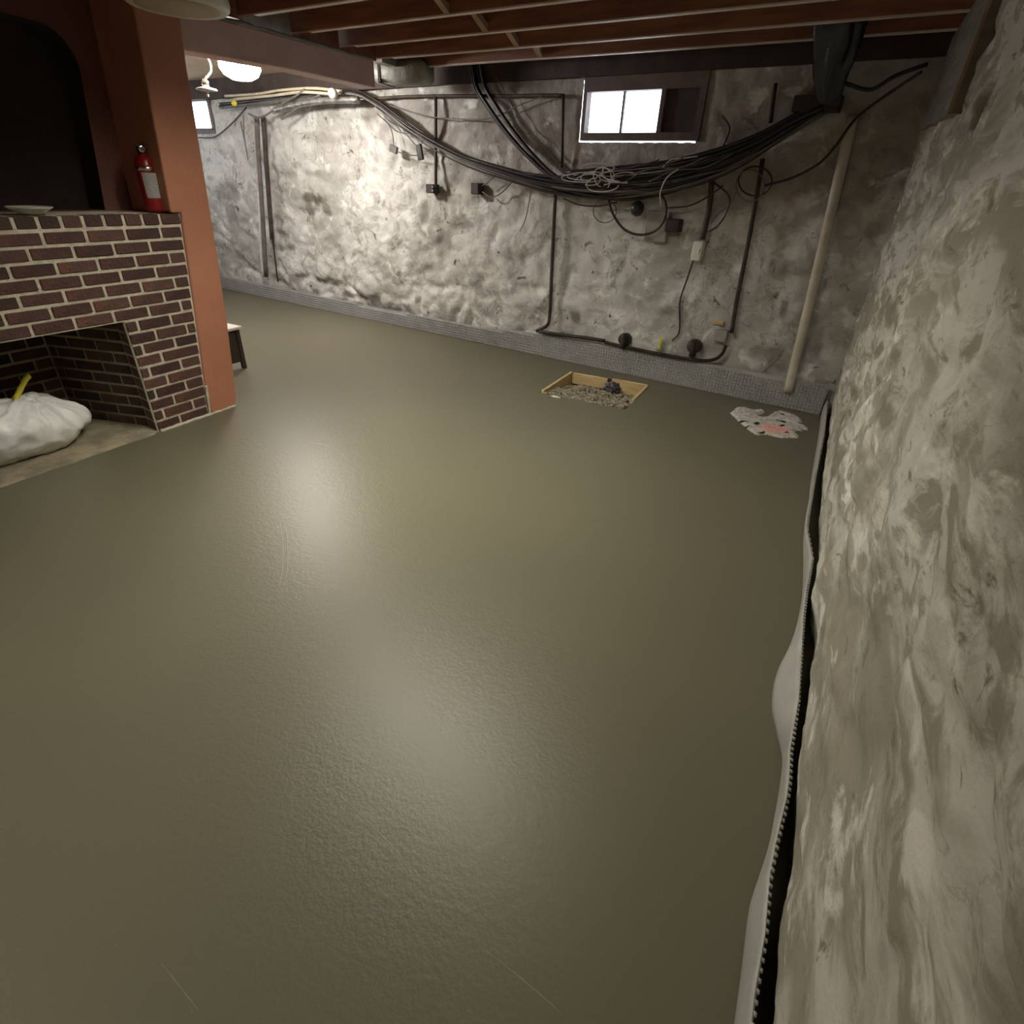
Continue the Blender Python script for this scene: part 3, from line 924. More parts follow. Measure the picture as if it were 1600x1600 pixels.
# ---- low stand half hidden behind the pillar
st = thing('low_stand', 'low dark stand with a white top behind the red pillar', 'stand', (-4.42, 3.13, 0))
MB().bevbox((-4.62, 2.92, 0.335), (-4.27, 3.245, 0.36), 0.004).build('top', WHITEPL, st)
for sx in (-4.60, -4.32):
    for sy in (2.94, 3.19):
        MB().bevbox((sx, sy, 0), (sx + 0.035, sy + 0.035, 0.335), 0.003).build('leg', SILL, st)
MB().bevbox((-4.33, 2.97, 0.06), (-4.30, 3.19, 0.335), 0.003).build('side_panel', SILL, st)

# ---- round ceiling light (off) above the fireplace corner
cl = thing('ceiling_light', 'unlit round white ceiling light with beige centre beside the red pillar', 'light', (-3.185, 2.44, 2.33))
LC = Vector((-3.185, 2.44, 2.19))
MB().lathe([(0.195, 0.0), (0.222, -0.004), (0.238, 0.008), (0.244, 0.03), (0.238, 0.06), (0.21, 0.10), (0.16, 0.14)], LC, 48).build('rim', DISH, cl, True)
MB().lathe([(0.01, -0.012), (0.10, -0.011), (0.17, -0.008), (0.192, -0.002), (0.192, 0.01)], LC, 48).build('diffuser', DISH_IN, cl, True)
MB().tube(spline([LC + Vector((0.22, 0.03, 0.05)), LC + Vector((0.26, 0.05, 0.06)), LC + Vector((0.30, 0.05, 0.10)), LC + Vector((0.33, 0.03, 0.14))], 5), 0.006, 6).build('wire', WHITEC, cl, True)

# ---- glowing lamp in the far bay
lp = thing('bay_lamp', 'glowing white lamp under the ceiling of the bay behind the header beam', 'lamp', (-4.84, 4.19, 2.44))
L0 = Vector((-4.84, 4.19, 2.255))
MB().lathe([(0.02, -0.085), (0.08, -0.078), (0.135, -0.05), (0.165, -0.005), (0.165, 0.03), (0.14, 0.06), (0.10, 0.075)], L0, 32).build('globe', GLOW, lp, True)
MB().lathe([(0.10, 0.073), (0.12, 0.08), (0.12, 0.13), (0.10, 0.185)], L0, 24).build('base', WHITEPL, lp, True)
MB().tube(spline([L0 + Vector((0.1, 0.05, 0.12)), L0 + Vector((0.25, 0.2, 0.06)), L0 + Vector((0.42, 0.32, 0.08)), L0 + Vector((0.6, 0.5, 0.10))], 8), 0.008, 6).build('lead', CREAM, lp, True)
ps = thing('pendant_socket', 'small white saucer-shaped lamp socket hanging on a pale wire left of the glowing lamp', 'lamp', (-5.06, 3.99, 2.44))
S0 = Vector((-5.06, 3.99, 2.09))
MB().lathe([(0.02, -0.012), (0.075, -0.006), (0.085, 0.0), (0.075, 0.008), (0.03, 0.018)], S0, 24).build('saucer', WHITEPL, ps, True)
MB().lathe([(0.028, 0.015), (0.03, 0.05), (0.018, 0.075)], S0, 16).build('socket', CHROME, ps, True)
MB().lathe([(0.008, -0.05), (0.012, -0.04), (0.010, -0.012)], S0, 10).build('pull_knob', WHITEPL, ps, True)
MB().tube(spline([S0 + Vector((0, 0, 0.07)), S0 + Vector((0.04, 0.05, 0.14)), S0 + Vector((0.02, 0.04, 0.24)), S0 + Vector((-0.06, -0.06, 0.35))], 8), 0.009, 6).build('wire', CREAM, ps, True)

# ---- added strip lights between the joists, out of view, to light the room
for k, ((bx, by), st_) in enumerate(FILL_LIGHTS):
    lab = ('in the bay nearer the window wall', 'in the next bay toward the rear', 'in the bay near the rear wall')[k]
    rbk = thing('fill_light', 'added louvred fill light, unseen between the joists, ' + lab, 'light', (bx, by, 2.54))
    gm = simple('fill_glow', (1, 0.95, 0.85), None, 5, 0.5, 0.0, emit=((1.0, 0.95, 0.80), st_))
    M = Matrix.Translation((bx, by, 0)) @ Matrix.Rotation(math.atan(JS), 4, 'Z')
    mbh = MB()
    mbh.box((-0.76, -0.075, 2.305), (0.76, -0.062, 2.40), M).box((-0.76, 0.062, 2.305), (0.76, 0.075, 2.40), M)
    mbh.box((-0.76, -0.062, 2.30), (-0.745, 0.062, 2.40), M).box((0.745, -0.062, 2.30), (0.76, 0.062, 2.40), M)
    mbh.box((-0.76, -0.075, 2.40), (0.76, 0.075, 2.54), M)
    mbh.build('housing', SILL, rbk)
    MB().box((-0.74, -0.05, 2.335), (0.74, 0.05, 2.345), M).build('diffuser', gm, rbk)
    for q in range(15):
        xq = -0.70 + 0.1 * q
        MB().box((xq - 0.002, -0.062, 2.298), (xq + 0.002, 0.062, 2.333), M).build('louvre', SILL, rbk)

# ================================================================== MEMBRANES
def mtop(s):
    pts_ = [(-0.1, 0.245), (0.3, 0.24), (1.5, 0.235), (2.6, 0.225), (3.4, 0.17), (4.9, 0.155), (6.5, 0.17), (8.9, 0.18)]
    for (a, b_), (c, d) in zip(pts_, pts_[1:]):
        if a <= s <= c:
            return b_ + (d - b_) * (s - a) / (c - a)
    return 0.2
mb = MB()
OFF = 0.058
n = 300
v, f = [], []
for i in range(n + 1):
    s = 0.05 + 8.6 * i / n
    wob = 0.006 * noise.noise(Vector((s * 1.8, 0, 5)))
    zt = mtop(s) + 0.008 * noise.noise(Vector((s * 2.6, 1, 5)))
    for (zz, oo) in ((-0.005, OFF), (zt, OFF - 0.01 + wob), (zt, OFF - 0.014 + wob), (-0.005, OFF - 0.006)):
        v.append(wall_pt(s, zz, oo))
for i in range(n):
    for k in range(4):
        k2 = (k + 1) % 4
        f.append((i * 4 + k, i * 4 + k2, i * 4 + 4 + k2, i * 4 + 4 + k))
mb.add(v, f)
sp = 0.027
s = 0.07
while s < 8.62:
    wob = 0.006 * noise.noise(Vector((s * 1.8, 0, 5)))
    zt = mtop(s)
    z = 0.012
    while z < zt - 0.012:
        o = OFF - 0.010 * z / zt + wob * z / zt
        r1, r2 = 0.0095, 0.006
        vv = [wall_pt(s + a, z + b_, o - 0.001) for a, b_ in ((-r1, -r1), (r1, -r1), (r1, r1), (-r1, r1))] + [wall_pt(s + a, z + b_, o + 0.011) for a, b_ in ((-r2, -r2), (r2, -r2), (r2, r2), (-r2, r2))]
        mb.add(vv, [(4, 5, 6, 7), (0, 1, 5, 4), (1, 2, 6, 5), (2, 3, 7, 6), (3, 0, 4, 7)])
        z += sp
    s += sp
tag(mb.build('drainage_membrane', MEMB), 'grey dimpled drainage membrane strip along the foot of the windowed stone wall', 'membrane')

foot = [(1293, 640), (1278, 685), (1266, 760), (1264, 790), (1257, 830), (1255, 890), (1252, 950), (1240, 1000), (1214, 1050), (1205, 1100), (1212, 1145), (1222, 1190), (1219, 1230), (1210, 1280), (1197, 1345), (1172, 1415), (1160, 1500), (1147, 1600)]
fpts = [on_floor(x, y, -0.004) for x, y in foot]
fpts.append(Vector((0.265, 0.3, -0.004)))
fpts.append(Vector((0.27, -0.4, -0.004)))
fpts[0].y = 4.86
fpts[0].x = 0.345
topx = [(4.86, .350), (3.93, .335), (3.2, .303), (2.80, .292), (2.58, .286), (2.32, .322), (2.06, .309), (1.89, .306), (1.64, .312), (1.43, .313), (1.30, .305), (1.22, .301), (1.12, .305), (1.06, .303), (.93, .289), (.83, .282), (.70, .284), (.58, .276), (-.5, .275)]
def top_x(y):
    for (a, b_), (c, d) in zip(topx, topx[1:]):
        if c <= y <= a:
            return b_ + (d - b_) * (y - a) / (c - a)
    return topx[0][1] if y > 0 else topx[-1][1]
sf = spline(fpts, 9)
v, f = [], []
NH = 7
for p in sf:
    tx = top_x(p.y - 0.05)
    for k in range(NH):
        t = k / (NH - 1)
        bulge = -0.006 * math.sin(math.pi * t)
        v.append((p.x + (tx - p.x) * t + bulge, p.y, p.z + (0.142 + 0.006 * noise.noise(Vector((p.y * 5, 0, 9)))) * t))
for i in range(len(sf) - 1):
    for k in range(NH - 1):
        a = i * NH + k
        f.append((a, a + 1, a + NH + 1, a + NH))
mr_ = obj('drainage_membrane', v, f, MEMB_R, None, True)
tag(mr_, 'wavy light grey membrane strip standing off the foot of the right-hand stone wall', 'membrane')
so = mr_.modifiers.new('thick', 'SOLIDIFY')
so.thickness = 0.0025
so.offset = 0
mb = MB()
y = -0.3
while y < 4.8:
    # nearest sample of the strip
    i = min(range(len(sf)), key=lambda q: abs(sf[q].y - y))
    p = sf[i]
    tx = top_x(p.y - 0.05)
    for t in (0.93, 0.78):
        x = p.x + (tx - p.x) * t
        c = Vector((x, y, 0.142 * t))
        mb.lathe([(0.0065, 0.0), (0.0045, 0.009)], c, 7, (1, 0, 0))
    y += 0.02
mb.build('dimples', MEMB_R, mr_, True)['kind'] = 'stuff'

# ================================================================== PIT, PATCH, POLE
pit = thing('pit_frame', 'square frame of pale pine boards set into the floor around a gravel pit', 'frame', ((PX0 + PX1) / 2, (PY0 + PY1) / 2, -0.2))
def board(a, b_, th, z0, z1, name='board'):
    a, b_ = Vector((a[0], a[1], 0)), Vector((b_[0], b_[1], 0))
    d = (b_ - a)
    L = d.length
    M = Matrix.Translation(a) @ Matrix.Rotation(math.atan2(d.y, d.x), 4, 'Z')
    return MB().bevbox((0, -th / 2, z0), (L, th / 2, z1), 0.003, M).build(name, PINE, pit)
board((PX0 + 0.014, PY0 + 0.03), (PX0 + 0.014, PY1 - 0.03), 0.026, -0.19, 0.012)
board((PX0 + 0.03, PY1 - 0.03), (PX0 + 0.37, PY1 - 0.018), 0.024, -0.095, 0.006)
board((PX0 + 0.41, PY1 - 0.016), (PX1 - 0.005, PY1 - 0.018), 0.024, -0.12, 0.014)
board((PX1 - 0.014, PY1 - 0.04), (PX1 - 0.014, PY0 + 0.25), 0.026, -0.19, 0.010)
v, f = [], []
NG = 26
def gz(x, y):
    t = (y - PY0) / (PY1 - PY0)
    return -0.016 - 0.085 * t ** 1.1 + 0.03 * noise.noise(Vector((x * 6, y * 6, 0))) - 0.03 * max(0, (x - PX0 - 0.3)) * t
for j in range(NG + 1):
    for i in range(NG + 1):
        x = PX0 + (PX1 - PX0) * i / NG
        y = PY0 + (PY1 - PY0) * j / NG
        v.append((x, y, gz(x, y) - 0.012))
for j in range(NG):
    for i in range(NG):
        a = j * (NG + 1) + i
        f.append((a, a + 1, a + NG + 2, a + NG + 1))
gb = obj('gravel', v, f, GRAVEL, None, True)
ico = bmesh.new()
bmesh.ops.create_icosphere(ico, subdivisions=1, radius=1.0)
ico.verts.index_update()
iv = [vv.co.copy() for vv in ico.verts]
if_ = [tuple(vv.index for vv in fc.verts) for fc in ico.faces]
ico.free()
mb = MB()
mb.add([vv.co for vv in gb.data.vertices], [tuple(p.vertices) for p in gb.data.polygons])
bpy.data.objects.remove(gb)
for k in range(1500):
    x = random.uniform(PX0 + 0.04, PX1 - 0.04)
    y = PY0 + 0.012 + (PY1 - PY0 - 0.06) * random.random()
    r = random.uniform(0.007, 0.017)
    rot = Matrix.Rotation(random.uniform(0, 6.28), 3, Vector((random.uniform(-1, 1), random.uniform(-1, 1), random.uniform(0.1, 1))))
    sc = Vector((r * random.uniform(.8, 1.3), r * random.uniform(.7, 1.1), r * random.uniform(.5, .9)))
    c = Vector((x, y, gz(x, y) + random.uniform(-0.004, 0.006)))
    mb.add([c + rot @ Vector((p.x * sc.x, p.y * sc.y, p.z * sc.z)) for p in iv], if_)
gv = mb.build('gravel', GRAVEL)
tag(gv, 'loose grey-brown gravel filling the square pit in the floor', 'gravel')
gv['kind'] = 'stuff'
# scraps in the pit
def crumple(name, c, size, mat, label, cat, seed):
    bm_ = bmesh.new()
    bmesh.ops.create_icosphere(bm_, subdivisions=3, radius=1.0)
    bm_.verts.index_update()
    vv = [Vector(c) + Vector((q.co.x * size[0], q.co.y * size[1], q.co.z * size[2])) * (1 + 0.55 * noise.noise(q.co * 2.2 + Vector((seed, 0, 0)))) for q in bm_.verts]
    ff = [tuple(q.index for q in fc.verts) for fc in bm_.faces]
    bm_.free()
    return tag(obj(name, vv, ff, mat), label, cat)
crumple('plastic_scrap', (PX0 + 0.44, PY1 - 0.10, -0.055), (0.075, 0.055, 0.06), BOARD_DK, 'dark crumpled plastic scrap between the two back boards of the pit', 'scrap', 3)
crumple('paper_scrap', on_floor(868, 620, 0.004), (0.04, 0.014, 0.006), WHITEPL, 'small white paper scrap at the front rim of the gravel pit', 'scrap', 8)

outl = [(185, 230), (280, 150), (370, 145), (470, 180), (560, 185), (640, 180), (670, 220), (610, 250), (570, 250), (600, 285), (660, 285), (720, 270), (800, 210), (880, 200), (950, 215), (1050, 250), (1120, 270), (1170, 310), (1190, 380), (1265, 440), (1250, 470), (1170, 450), (1190, 480), (1100, 480), (1060, 490), (1140, 540), (1120, 580), (1000, 575), (900, 575), (800, 555), (690, 530), (570, 540), (500, 510), (420, 450), (340, 380), (260, 310)]
ol = [on_floor(1120 + a * 0.1125, 620 + b_ * 0.1125) for a, b_ in outl]
def inside(x, y):
    c = False
    j = len(ol) - 1
    for i in range(len(ol)):
        if (ol[i].y > y) != (ol[j].y > y) and x < (ol[j].x - ol[i].x) * (y - ol[i].y) / (ol[j].y - ol[i].y) + ol[i].x:
            c = not c
        j = i
    return c
def edge_d(x, y):
    best = 9
    for i in range(len(ol)):
        a, b_ = ol[i - 1], ol[i]
        ex_, ey_ = b_.x - a.x, b_.y - a.y
        t = max(0, min(1, ((x - a.x) * ex_ + (y - a.y) * ey_) / (ex_ * ex_ + ey_ * ey_ + 1e-9)))
        best = min(best, math.hypot(x - a.x - ex_ * t, y - a.y - ey_ * t))
    return best
h = 0.009
x0, x1 = min(p.x for p in ol), max(p.x for p in ol)
y0, y1 = min(p.y for p in ol), max(p.y for p in ol)
idx, v, f, cells = {}, [], [], []
nx_, ny_ = int((x1 - x0) / h) + 1, int((y1 - y0) / h) + 1
def gvert(i, j):
    if (i, j) not in idx:
        x, y = x0 + i * h, y0 + j * h
        d = edge_d(x, y) if inside(x, y) else 0.0
        z = 0.001 + min(d / 0.02, 1) * (0.014 + 0.007 * noise.noise(Vector((x * 9, y * 9, 2))) + 0.004 * noise.noise(Vector((x * 40, y * 40, 5))))
        idx[(i, j)] = len(v)
        v.append((x + 0.003 * noise.noise(Vector((x * 90, y * 90, 0))), y, max(z, 0.001)))
    return idx[(i, j)]
for j in range(ny_):
    for i in range(nx_):
        hx, hy = x0 + (i + .5) * h, y0 + (j + .5) * h
        if inside(hx, hy) and noise.noise(Vector((hx * 17, hy * 17, 4))) < 0.47:
            f.append((gvert(i, j), gvert(i + 1, j), gvert(i + 1, j + 1), gvert(i, j + 1)))
pk = on_floor(1120 + 800 * .1125, 620 + 470 * .1125)
sp_ = obj('mortar_patch', v, f, patch_mat(pk), None, True)
tag(sp_, 'flat crumbly pale grey patch with a pink smear on the concrete floor', 'debris')

tag(MB().tube([on_back(1231, 612, 0.075), on_back(1233, 603, 0.075), on_back(1262, 485, 0.055), on_back(1300, 325, 0.05), on_back(1327, 205, 0.05), on_back(1332, 183, 0.05)], [0.034, 0.034, 0.034, 0.035, 0.037, 0.037], 14).build('pipe', PVC, None, True), 'long ivory plastic pipe leaning on the stone wall beside the corner', 'pipe')

# grey board along the top of the right wall
vb = []
for (yy_, zz0, zz1) in ((3.43, 1.83, 2.33), (4.84, 1.88, 2.33)):
    for xx_ in (0.318, 0.42):
        vb += [(xx_ if yy_ < 4 else xx_ + 0.02, yy_, zz0), (xx_ if yy_ < 4 else xx_ + 0.02, yy_, zz1)]
f = [(0, 1, 3, 2), (4, 6, 7, 5), (0, 4, 5, 1), (2, 3, 7, 6), (0, 2, 6, 4), (1, 5, 7, 3)]
gbd = tag(obj('wall_board', vb, f, GREYBOARD), 'weathered grey board fixed along the top of the right-hand stone wall', 'board')
MB().box((0.316, 3.424, 1.835), (0.330, 3.432, 2.33)).build('lit_end_strip', WOOD_LT, gbd)  # paler strip paints the light on the board's near end

# black plastic hanging from the joists
v, f = [], []
NU, NV = 40, 40
for j in range(NV + 1):
    t = j / NV
    ctr = on_axis(1322 - 30 * t, -40 + 195 * t, 1, 4.36)
    ctr.y = 4.36 + 0.25 * t
    w = 0.115 * (1 - t) ** 0.5 + 0.03
    for i in range(NU):
        a = 2 * math.pi * i / NU
        q = Vector((math.cos(a) * w, math.sin(a) * w * 0.6, 0))
        q *= 1 + 0.22 * math.sin(a * 5 + 5 * t + 2 * noise.noise(Vector((a, t * 3, 0)))) + 0.15 * noise.noise(Vector((math.cos(a) * 2, math.sin(a) * 2, t * 6)))
        v.append(ctr + q)
for j in range(NV):
    for i in range(NU):
        i2 = (i + 1) % NU
        f.append((j * NU + i, j * NU + i2, (j + 1) * NU + i2, (j + 1) * NU + i))
f.append(tuple(range(NV * NU, NV * NU + NU)))
f.append(tuple(range(NU)))
tag(obj('plastic_sheet', v, f, PLASTIC, None, True), 'glossy black plastic sheet gathered and hanging from the joists by the corner', 'plastic')
bs = s_of(1245, 168)
mb = MB()
wbox(mb, s_of(1315, 168), bs, 1.985, 2.07, 0.0, 0.16)
tag(mb.build('wood_block', SILL), 'brown wooden block on the wall where the cable bundle ends', 'block')
# wrapped duct at the end of the beam
mb = MB()
dv = on_back(632, 115, 0.45)
mb.bevbox((-0.26, -0.12, -0.075), (0.24, 0.12, 0.085), 0.03, Matrix.Translation(dv) @ Matrix.Rotation(0.12, 4, 'Z'))
du = tag(mb.build('wrapped_duct', DUCT, None, True), 'grey-green wrapped duct stub between the header beam end and the stone wall', 'duct')
MB().bevbox((-0.20, -0.125, -0.08), (-0.16, 0.125, 0.09), 0.01, Matrix.Translation(dv) @ Matrix.Rotation(0.12, 4, 'Z')).build('strap', BLACK, du)

# ================================================================== CABLES AND PIPES ON THE BACK WALL
def line(name, pix, r, mat, label, cat, off=0.05, group=None, n=8, seg=7, straight=False):
    offs = off if isinstance(off, (list, tuple)) else [off] * len(pix)
    p = [on_back(x, y, o) for (x, y), o in zip(pix, offs)]
    p = p if straight else spline(p, n)
    return tag(MB().tube(p, r, seg).build(name, mat, None, True), label, cat, group)
G1 = 'cables of the sagging bundle'
L1 = 'long black cable in the thick sagging bundle across the stone wall'
center = [(345, 172), (400, 166), (470, 158), (540, 150), (590, 164), (650, 207), (720, 246), (790, 270), (850, 287), (920, 298), (985, 300), (1050, 290), (1110, 270), (1165, 243), (1220, 212), (1262, 186), (1288, 172)]
for k in range(15):
    ph, ph2 = random.uniform(0, 6.28), random.uniform(0, 6.28)
    amp = random.uniform(3, 10)
    bx, by = random.uniform(-4, 4), random.uniform(-9, 8)
    st_i = 0 if k < 8 else random.choice((4, 5, 6))
    pts = []
    offs = []
    for i, (x, y) in list(enumerate(center))[st_i:]:
        spread = 0.5 + 1.35 * math.exp(-((x - 1000) / 190.0) ** 2)
        pts.append((x + bx + 3 * math.sin(i * 1.3 + ph2), y + (by + amp * 0.45 * math.sin(i * 0.9 + ph)) * spread - (6 if x < 560 else 0)))
        offs.append(0.12 + 0.035 * math.sin(i * 0.7 + ph2) * spread + 0.0035 * by)
    line('cable', pts, random.choice((0.007, 0.009, 0.011, 0.014)), BLACK if k % 4 else GREYC, L1 if k % 4 else 'long dull grey cable in the thick sagging bundle across the stone wall', 'cable', offs, G1)
for k in range(5):      # thicker sleeves on the right half
    dy = -16 + 8 * k
    pts = [(885 + 12 * k, 278 + dy * 0.5), (960, 279 + dy), (1040, 270 + dy), (1110, 252 + dy * 0.9), (1180, 224 + dy * 0.7), (1240, 190 + dy * 0.5), (1286, 168 + dy * 0.35)]
    line('cable', pts, random.choice((0.013, 0.017, 0.02)), BLACK, 'thick black cable sleeve rising from the middle of the bundle to the wooden block', 'cable', 0.14 + 0.012 * (k % 3), 'thick cable sleeves on the right half of the bundle')
# pale cables along the top of the far bay
for k, pts in enumerate(([(352, 150), (400, 147), (440, 141), (490, 138), (535, 143)], [(365, 155), (420, 150), (470, 144), (520, 147)])):
    line('cable', pts, 0.014, CREAM, ('upper' if k == 0 else 'lower') + ' cream cable running along the top of the wall in the far bay', 'cable', 0.16 + 0.03 * k, 'cream cables in the far bay')
line('cable', [(430, 172), (470, 162), (510, 157), (560, 156)], 0.030, CHROME_D, 'thick silvery cable sleeve under the cream cables in the far bay', 'cable', 0.2)
line('cable', [(388, 178), (400, 183), (415, 180), (440, 163), (462, 150), (476, 140)], 0.010, GREYC, 'looped grey cable slung under the cables of the far bay', 'cable', 0.2)
line('cable', [(440, 186), (460, 172), (480, 158), (500, 148)], 0.008, GREYC, 'short slanting grey cable under the beam in the far bay', 'cable', 0.2)
line('cable', [(310, 215), (335, 214), (360, 195), (385, 168)], 0.008, BLACK, 'thin drooping cable below the small far window', 'cable', 0.06)
line('cable', [(380, 180), (382, 215), (388, 250), (376, 190)], 0.006, GREYC, 'narrow hanging loop of grey cable beside the double conduit', 'cable', 0.06)
mb = MB()
for (x, y) in ((366, 161),):
    mb.lathe([(0.01, -0.02), (0.03, -0.012), (0.03, 0.012), (0.01, 0.02)], on_back(x, y, 0.25), 12, (0.3, -1, 0))
tag(mb.build('wire_nut', YELLOW, None, True), 'small yellow wire nut among the cables of the far bay', 'wire nut')
tag(MB().lathe([(0.02, -0.03), (0.042, -0.02), (0.042, 0.02), (0.03, 0.03)], on_back(520, 146, 0.28), 16, (0.3, -1, 0)).build('insulator', WHITEPL, None, True), 'round white insulator knob at the cable bend under the beam', 'insulator')
# two black cables dropping from the sill
for k, (dx, r) in enumerate(((0, 0.017), (13, 0.017), (-4, 0.010))):
    line('cable', [(738 + dx, 98), (745 + dx, 135), (762 + dx, 165), (792 + dx * 0.9, 207), (828 + dx * 0.7, 247), (862 + dx * 0.5, 276), (900, 290 + k)], r, BLACK, 'thick black cable dropping from the sill into the sagging bundle' if k < 2 else 'thinner black cable dropping from the sill beside two thick ones', 'cable', [0.06, 0.07, 0.08, 0.09, 0.11, 0.13, 0.14], 'black cables dropping from the sill')
line('wire', [(775, 118), (800, 165), (830, 205), (865, 245), (895, 270)], 0.004, GREYC, 'thin straight wire slanting from the sill to the tangle', 'wire', 0.05)
line('wire', [(600, 162), (660, 180), (720, 186), (770, 184), (810, 165), (850, 150)], 0.005, GREYC, 'thin slack wire strung below the horizontal conduit', 'wire', 0.06)
# conduits
line('conduit', [(560, 160), (600, 153), (680, 150), (780, 150), (872, 149), (880, 152)], 0.014, RUST, 'dark horizontal conduit running below the sill to the window', 'conduit', 0.05, n=3)
line('conduit', [(880, 150), (879, 200), (878, 262)], 0.013, RUST, 'dark vertical conduit left of the window', 'conduit', 0.045, n=3)
line('conduit', [(681, 150), (681, 230), (681, 285), (682, 305)], 0.016, RUST, 'dark vertical conduit ending at the small outlet box', 'conduit', 0.05, n=3)
line('conduit', [(868, 298), (864, 380), (861, 450), (859, 490), (855, 508), (838, 517)], 0.017, RUST, 'dark conduit dropping from the bundle and elbowing above the membrane', 'conduit', 0.05, n=4)
line('conduit', [(1192, 248), (1180, 320), (1165, 400), (1150, 475), (1143, 520)], 0.017, RUST, 'rusty conduit slanting down the wall to the pale plate', 'conduit', 0.05, n=4)
line('conduit', [(1212, 130), (1207, 165), (1204, 192)], 0.014, RUST, 'short dark conduit below the sill right of the window', 'conduit', 0.05, n=3)
line('conduit', [(1112, 272), (1110, 310), (1104, 345), (1097, 374)], 0.022, RUST, 'thick dark conduit above the white switch plate', 'conduit', 0.06, n=4)
line('conduit', [(401, 182), (403, 230), (407, 290), (411, 350), (416, 432)], 0.028, GREYC, 'grey conduit of the pair on the far bay wall', 'conduit', 0.06, n=4)
line('conduit', [(411, 182), (415, 240), (420, 310), (425, 374)], 0.026, RUST, 'dark conduit of the pair on the far bay wall', 'conduit', 0.07, n=4)
line('pipe', [(404, 300), (406, 350), (408, 400), (411, 432)], 0.014, WHITEC, 'thin white pipe beside the conduit pair in the far bay', 'pipe', 0.07, n=4)
line('cable', [(420, 330), (428, 390), (434, 440)], 0.008, BLACK, 'thin dark cable running down beside the conduit pair to the membrane', 'cable', 0.05, n=4)
line('pipe', [(843, 518), (880, 524), (915, 528), (945, 533)], 0.018, IRON, 'dark pipe lying along the top of the membrane toward the first valve', 'pipe', 0.075, n=4)
line('pipe', [(945, 535), (990, 545), (1040, 555), (1090, 563), (1115, 562), (1128, 553), (1134, 540)], 0.015, IRON, 'rusty pipe run behind the valves curving up to the pale plate', 'pipe', 0.07, n=4)

# boxes and plates
def plate(name, x0, y0, x1, y1, d, mat, label, cat, base=-0.02, bev=0.006):
    p = on_back((x0 + x1) / 2, (y0 + y1) / 2)
    hw = (on_back(x0, (y0 + y1) / 2) - on_back(x1, (y0 + y1) / 2)).length / 2
    hh = abs(on_back((x0 + x1) / 2, y0).z - on_back((x0 + x1) / 2, y1).z) / 2
    M = Matrix.Translation(p) @ Matrix.Rotation(math.atan2(WD.y, WD.x), 4, 'Z')
    return tag(MB().bevbox((-hw, -0.02, -hh), (hw, 0.02 + d, hh), min(bev, hw * .4, hh * .4), M).build(name, mat), label, cat)
o = plate('outlet_box', 673, 288, 685, 302, 0.06, DARKBOX, 'small dark outlet box at the foot of the left conduit', 'outlet box')
for k in (0, 1):
    c = on_back(676, 292 + 6 * k, 0.083)
    MB().bevbox((-0.012, -0.004, -0.008), (0.012, 0.004, 0.008), 0.002, Matrix.Translation(c)).build('socket', GREYPL, o)
o = plate('outlet_box', 743, 286, 755, 304, 0.06, DARKBOX, 'reddish dark junction box hanging under the bundle with a looped wire', 'junction box')
line('wire', [(754, 300), (768, 308), (785, 300), (800, 284), (812, 272)], 0.006, GREYC, 'looped wire from the junction box up to the bundle', 'wire', 0.07)
line('wire', [(754, 290), (766, 282), (775, 272)], 0.005, GREYC, 'short wire above the reddish junction box', 'wire', 0.07)
o = plate('switch_plate', 1085, 376, 1100, 407, 0.05, WHITEPL, 'white rectangular switch plate on the stone wall', 'switch')
c = on_back(1092, 392, 0.072)
MB().bevbox((-0.006, -0.008, -0.014), (0.006, 0.004, 0.014), 0.002, Matrix.Translation(c)).build('toggle', WHITEPL, o)
line('wire', [(1083, 407), (1074, 435), (1065, 460), (1062, 475), (1062, 505), (1060, 522), (1050, 532)], 0.007, BLACK, 'thin black wire from the white switch plate down to the yellow valve', 'wire', 0.05)
plate('cover_plate', 1012, 330, 1046, 378, 0.03, GREYPL, 'pale grey rectangular cover plate behind the hanging cable loop', 'plate')
plate('outlet_box', 1045, 342, 1066, 362, 0.07, DARKBOX, 'dark outlet box beside the pale grey cover plate', 'outlet box')
tag(MB().lathe([(0.015, -0.04), (0.05, -0.03), (0.055, 0.02), (0.03, 0.045)], on_back(996, 326, 0.09), 14, (0.2, -0.6, 0.4)).build('cable_gland', BLACK, None, True), 'black round cable gland hanging under the bundle', 'gland')
plate('label_strip', 1115, 501, 1132, 506, 0.02, PINE, 'small tan strip on the wall above the pale plate', 'strip', bev=0.002)
plate('cover_plate', 1119, 514, 1138, 533, 0.04, GREYPL, 'pale square plate at the foot of the rusty conduit', 'plate')
# hanging connectors at left
for k, (x, y, w, hh, lab) in enumerate(((615, 233, 12, 8, 'small grey connector dangling from thin wires'), (656, 238, 8, 17, 'small black connector dangling from thin wires'))):
    c = on_back(x, y, 0.10)
    s_ = (c - CAM).length / F
    tag(MB().bevbox((-w * s_ / 2, -0.015, -hh * s_ / 2), (w * s_ / 2, 0.015, hh * s_ / 2), 0.004, Matrix.Translation(c) @ Matrix.Rotation(0.3 - 0.5 * k, 4, 'Y')).build('connector', BLACK if k else GREYC), lab, 'connector')
for k, pts in enumerate(([(590, 178), (608, 196), (614, 214), (615, 229)], [(622, 190), (632, 206), (645, 222), (655, 231)], [(600, 186), (620, 205), (645, 210), (660, 218), (656, 230)], [(618, 236), (636, 242), (652, 243)])):
    line('wire', pts, 0.0045, BLACK, 'thin dark wire dangling at the left end of the bundle', 'wire', 0.10, 'thin wires at the left end of the bundle')
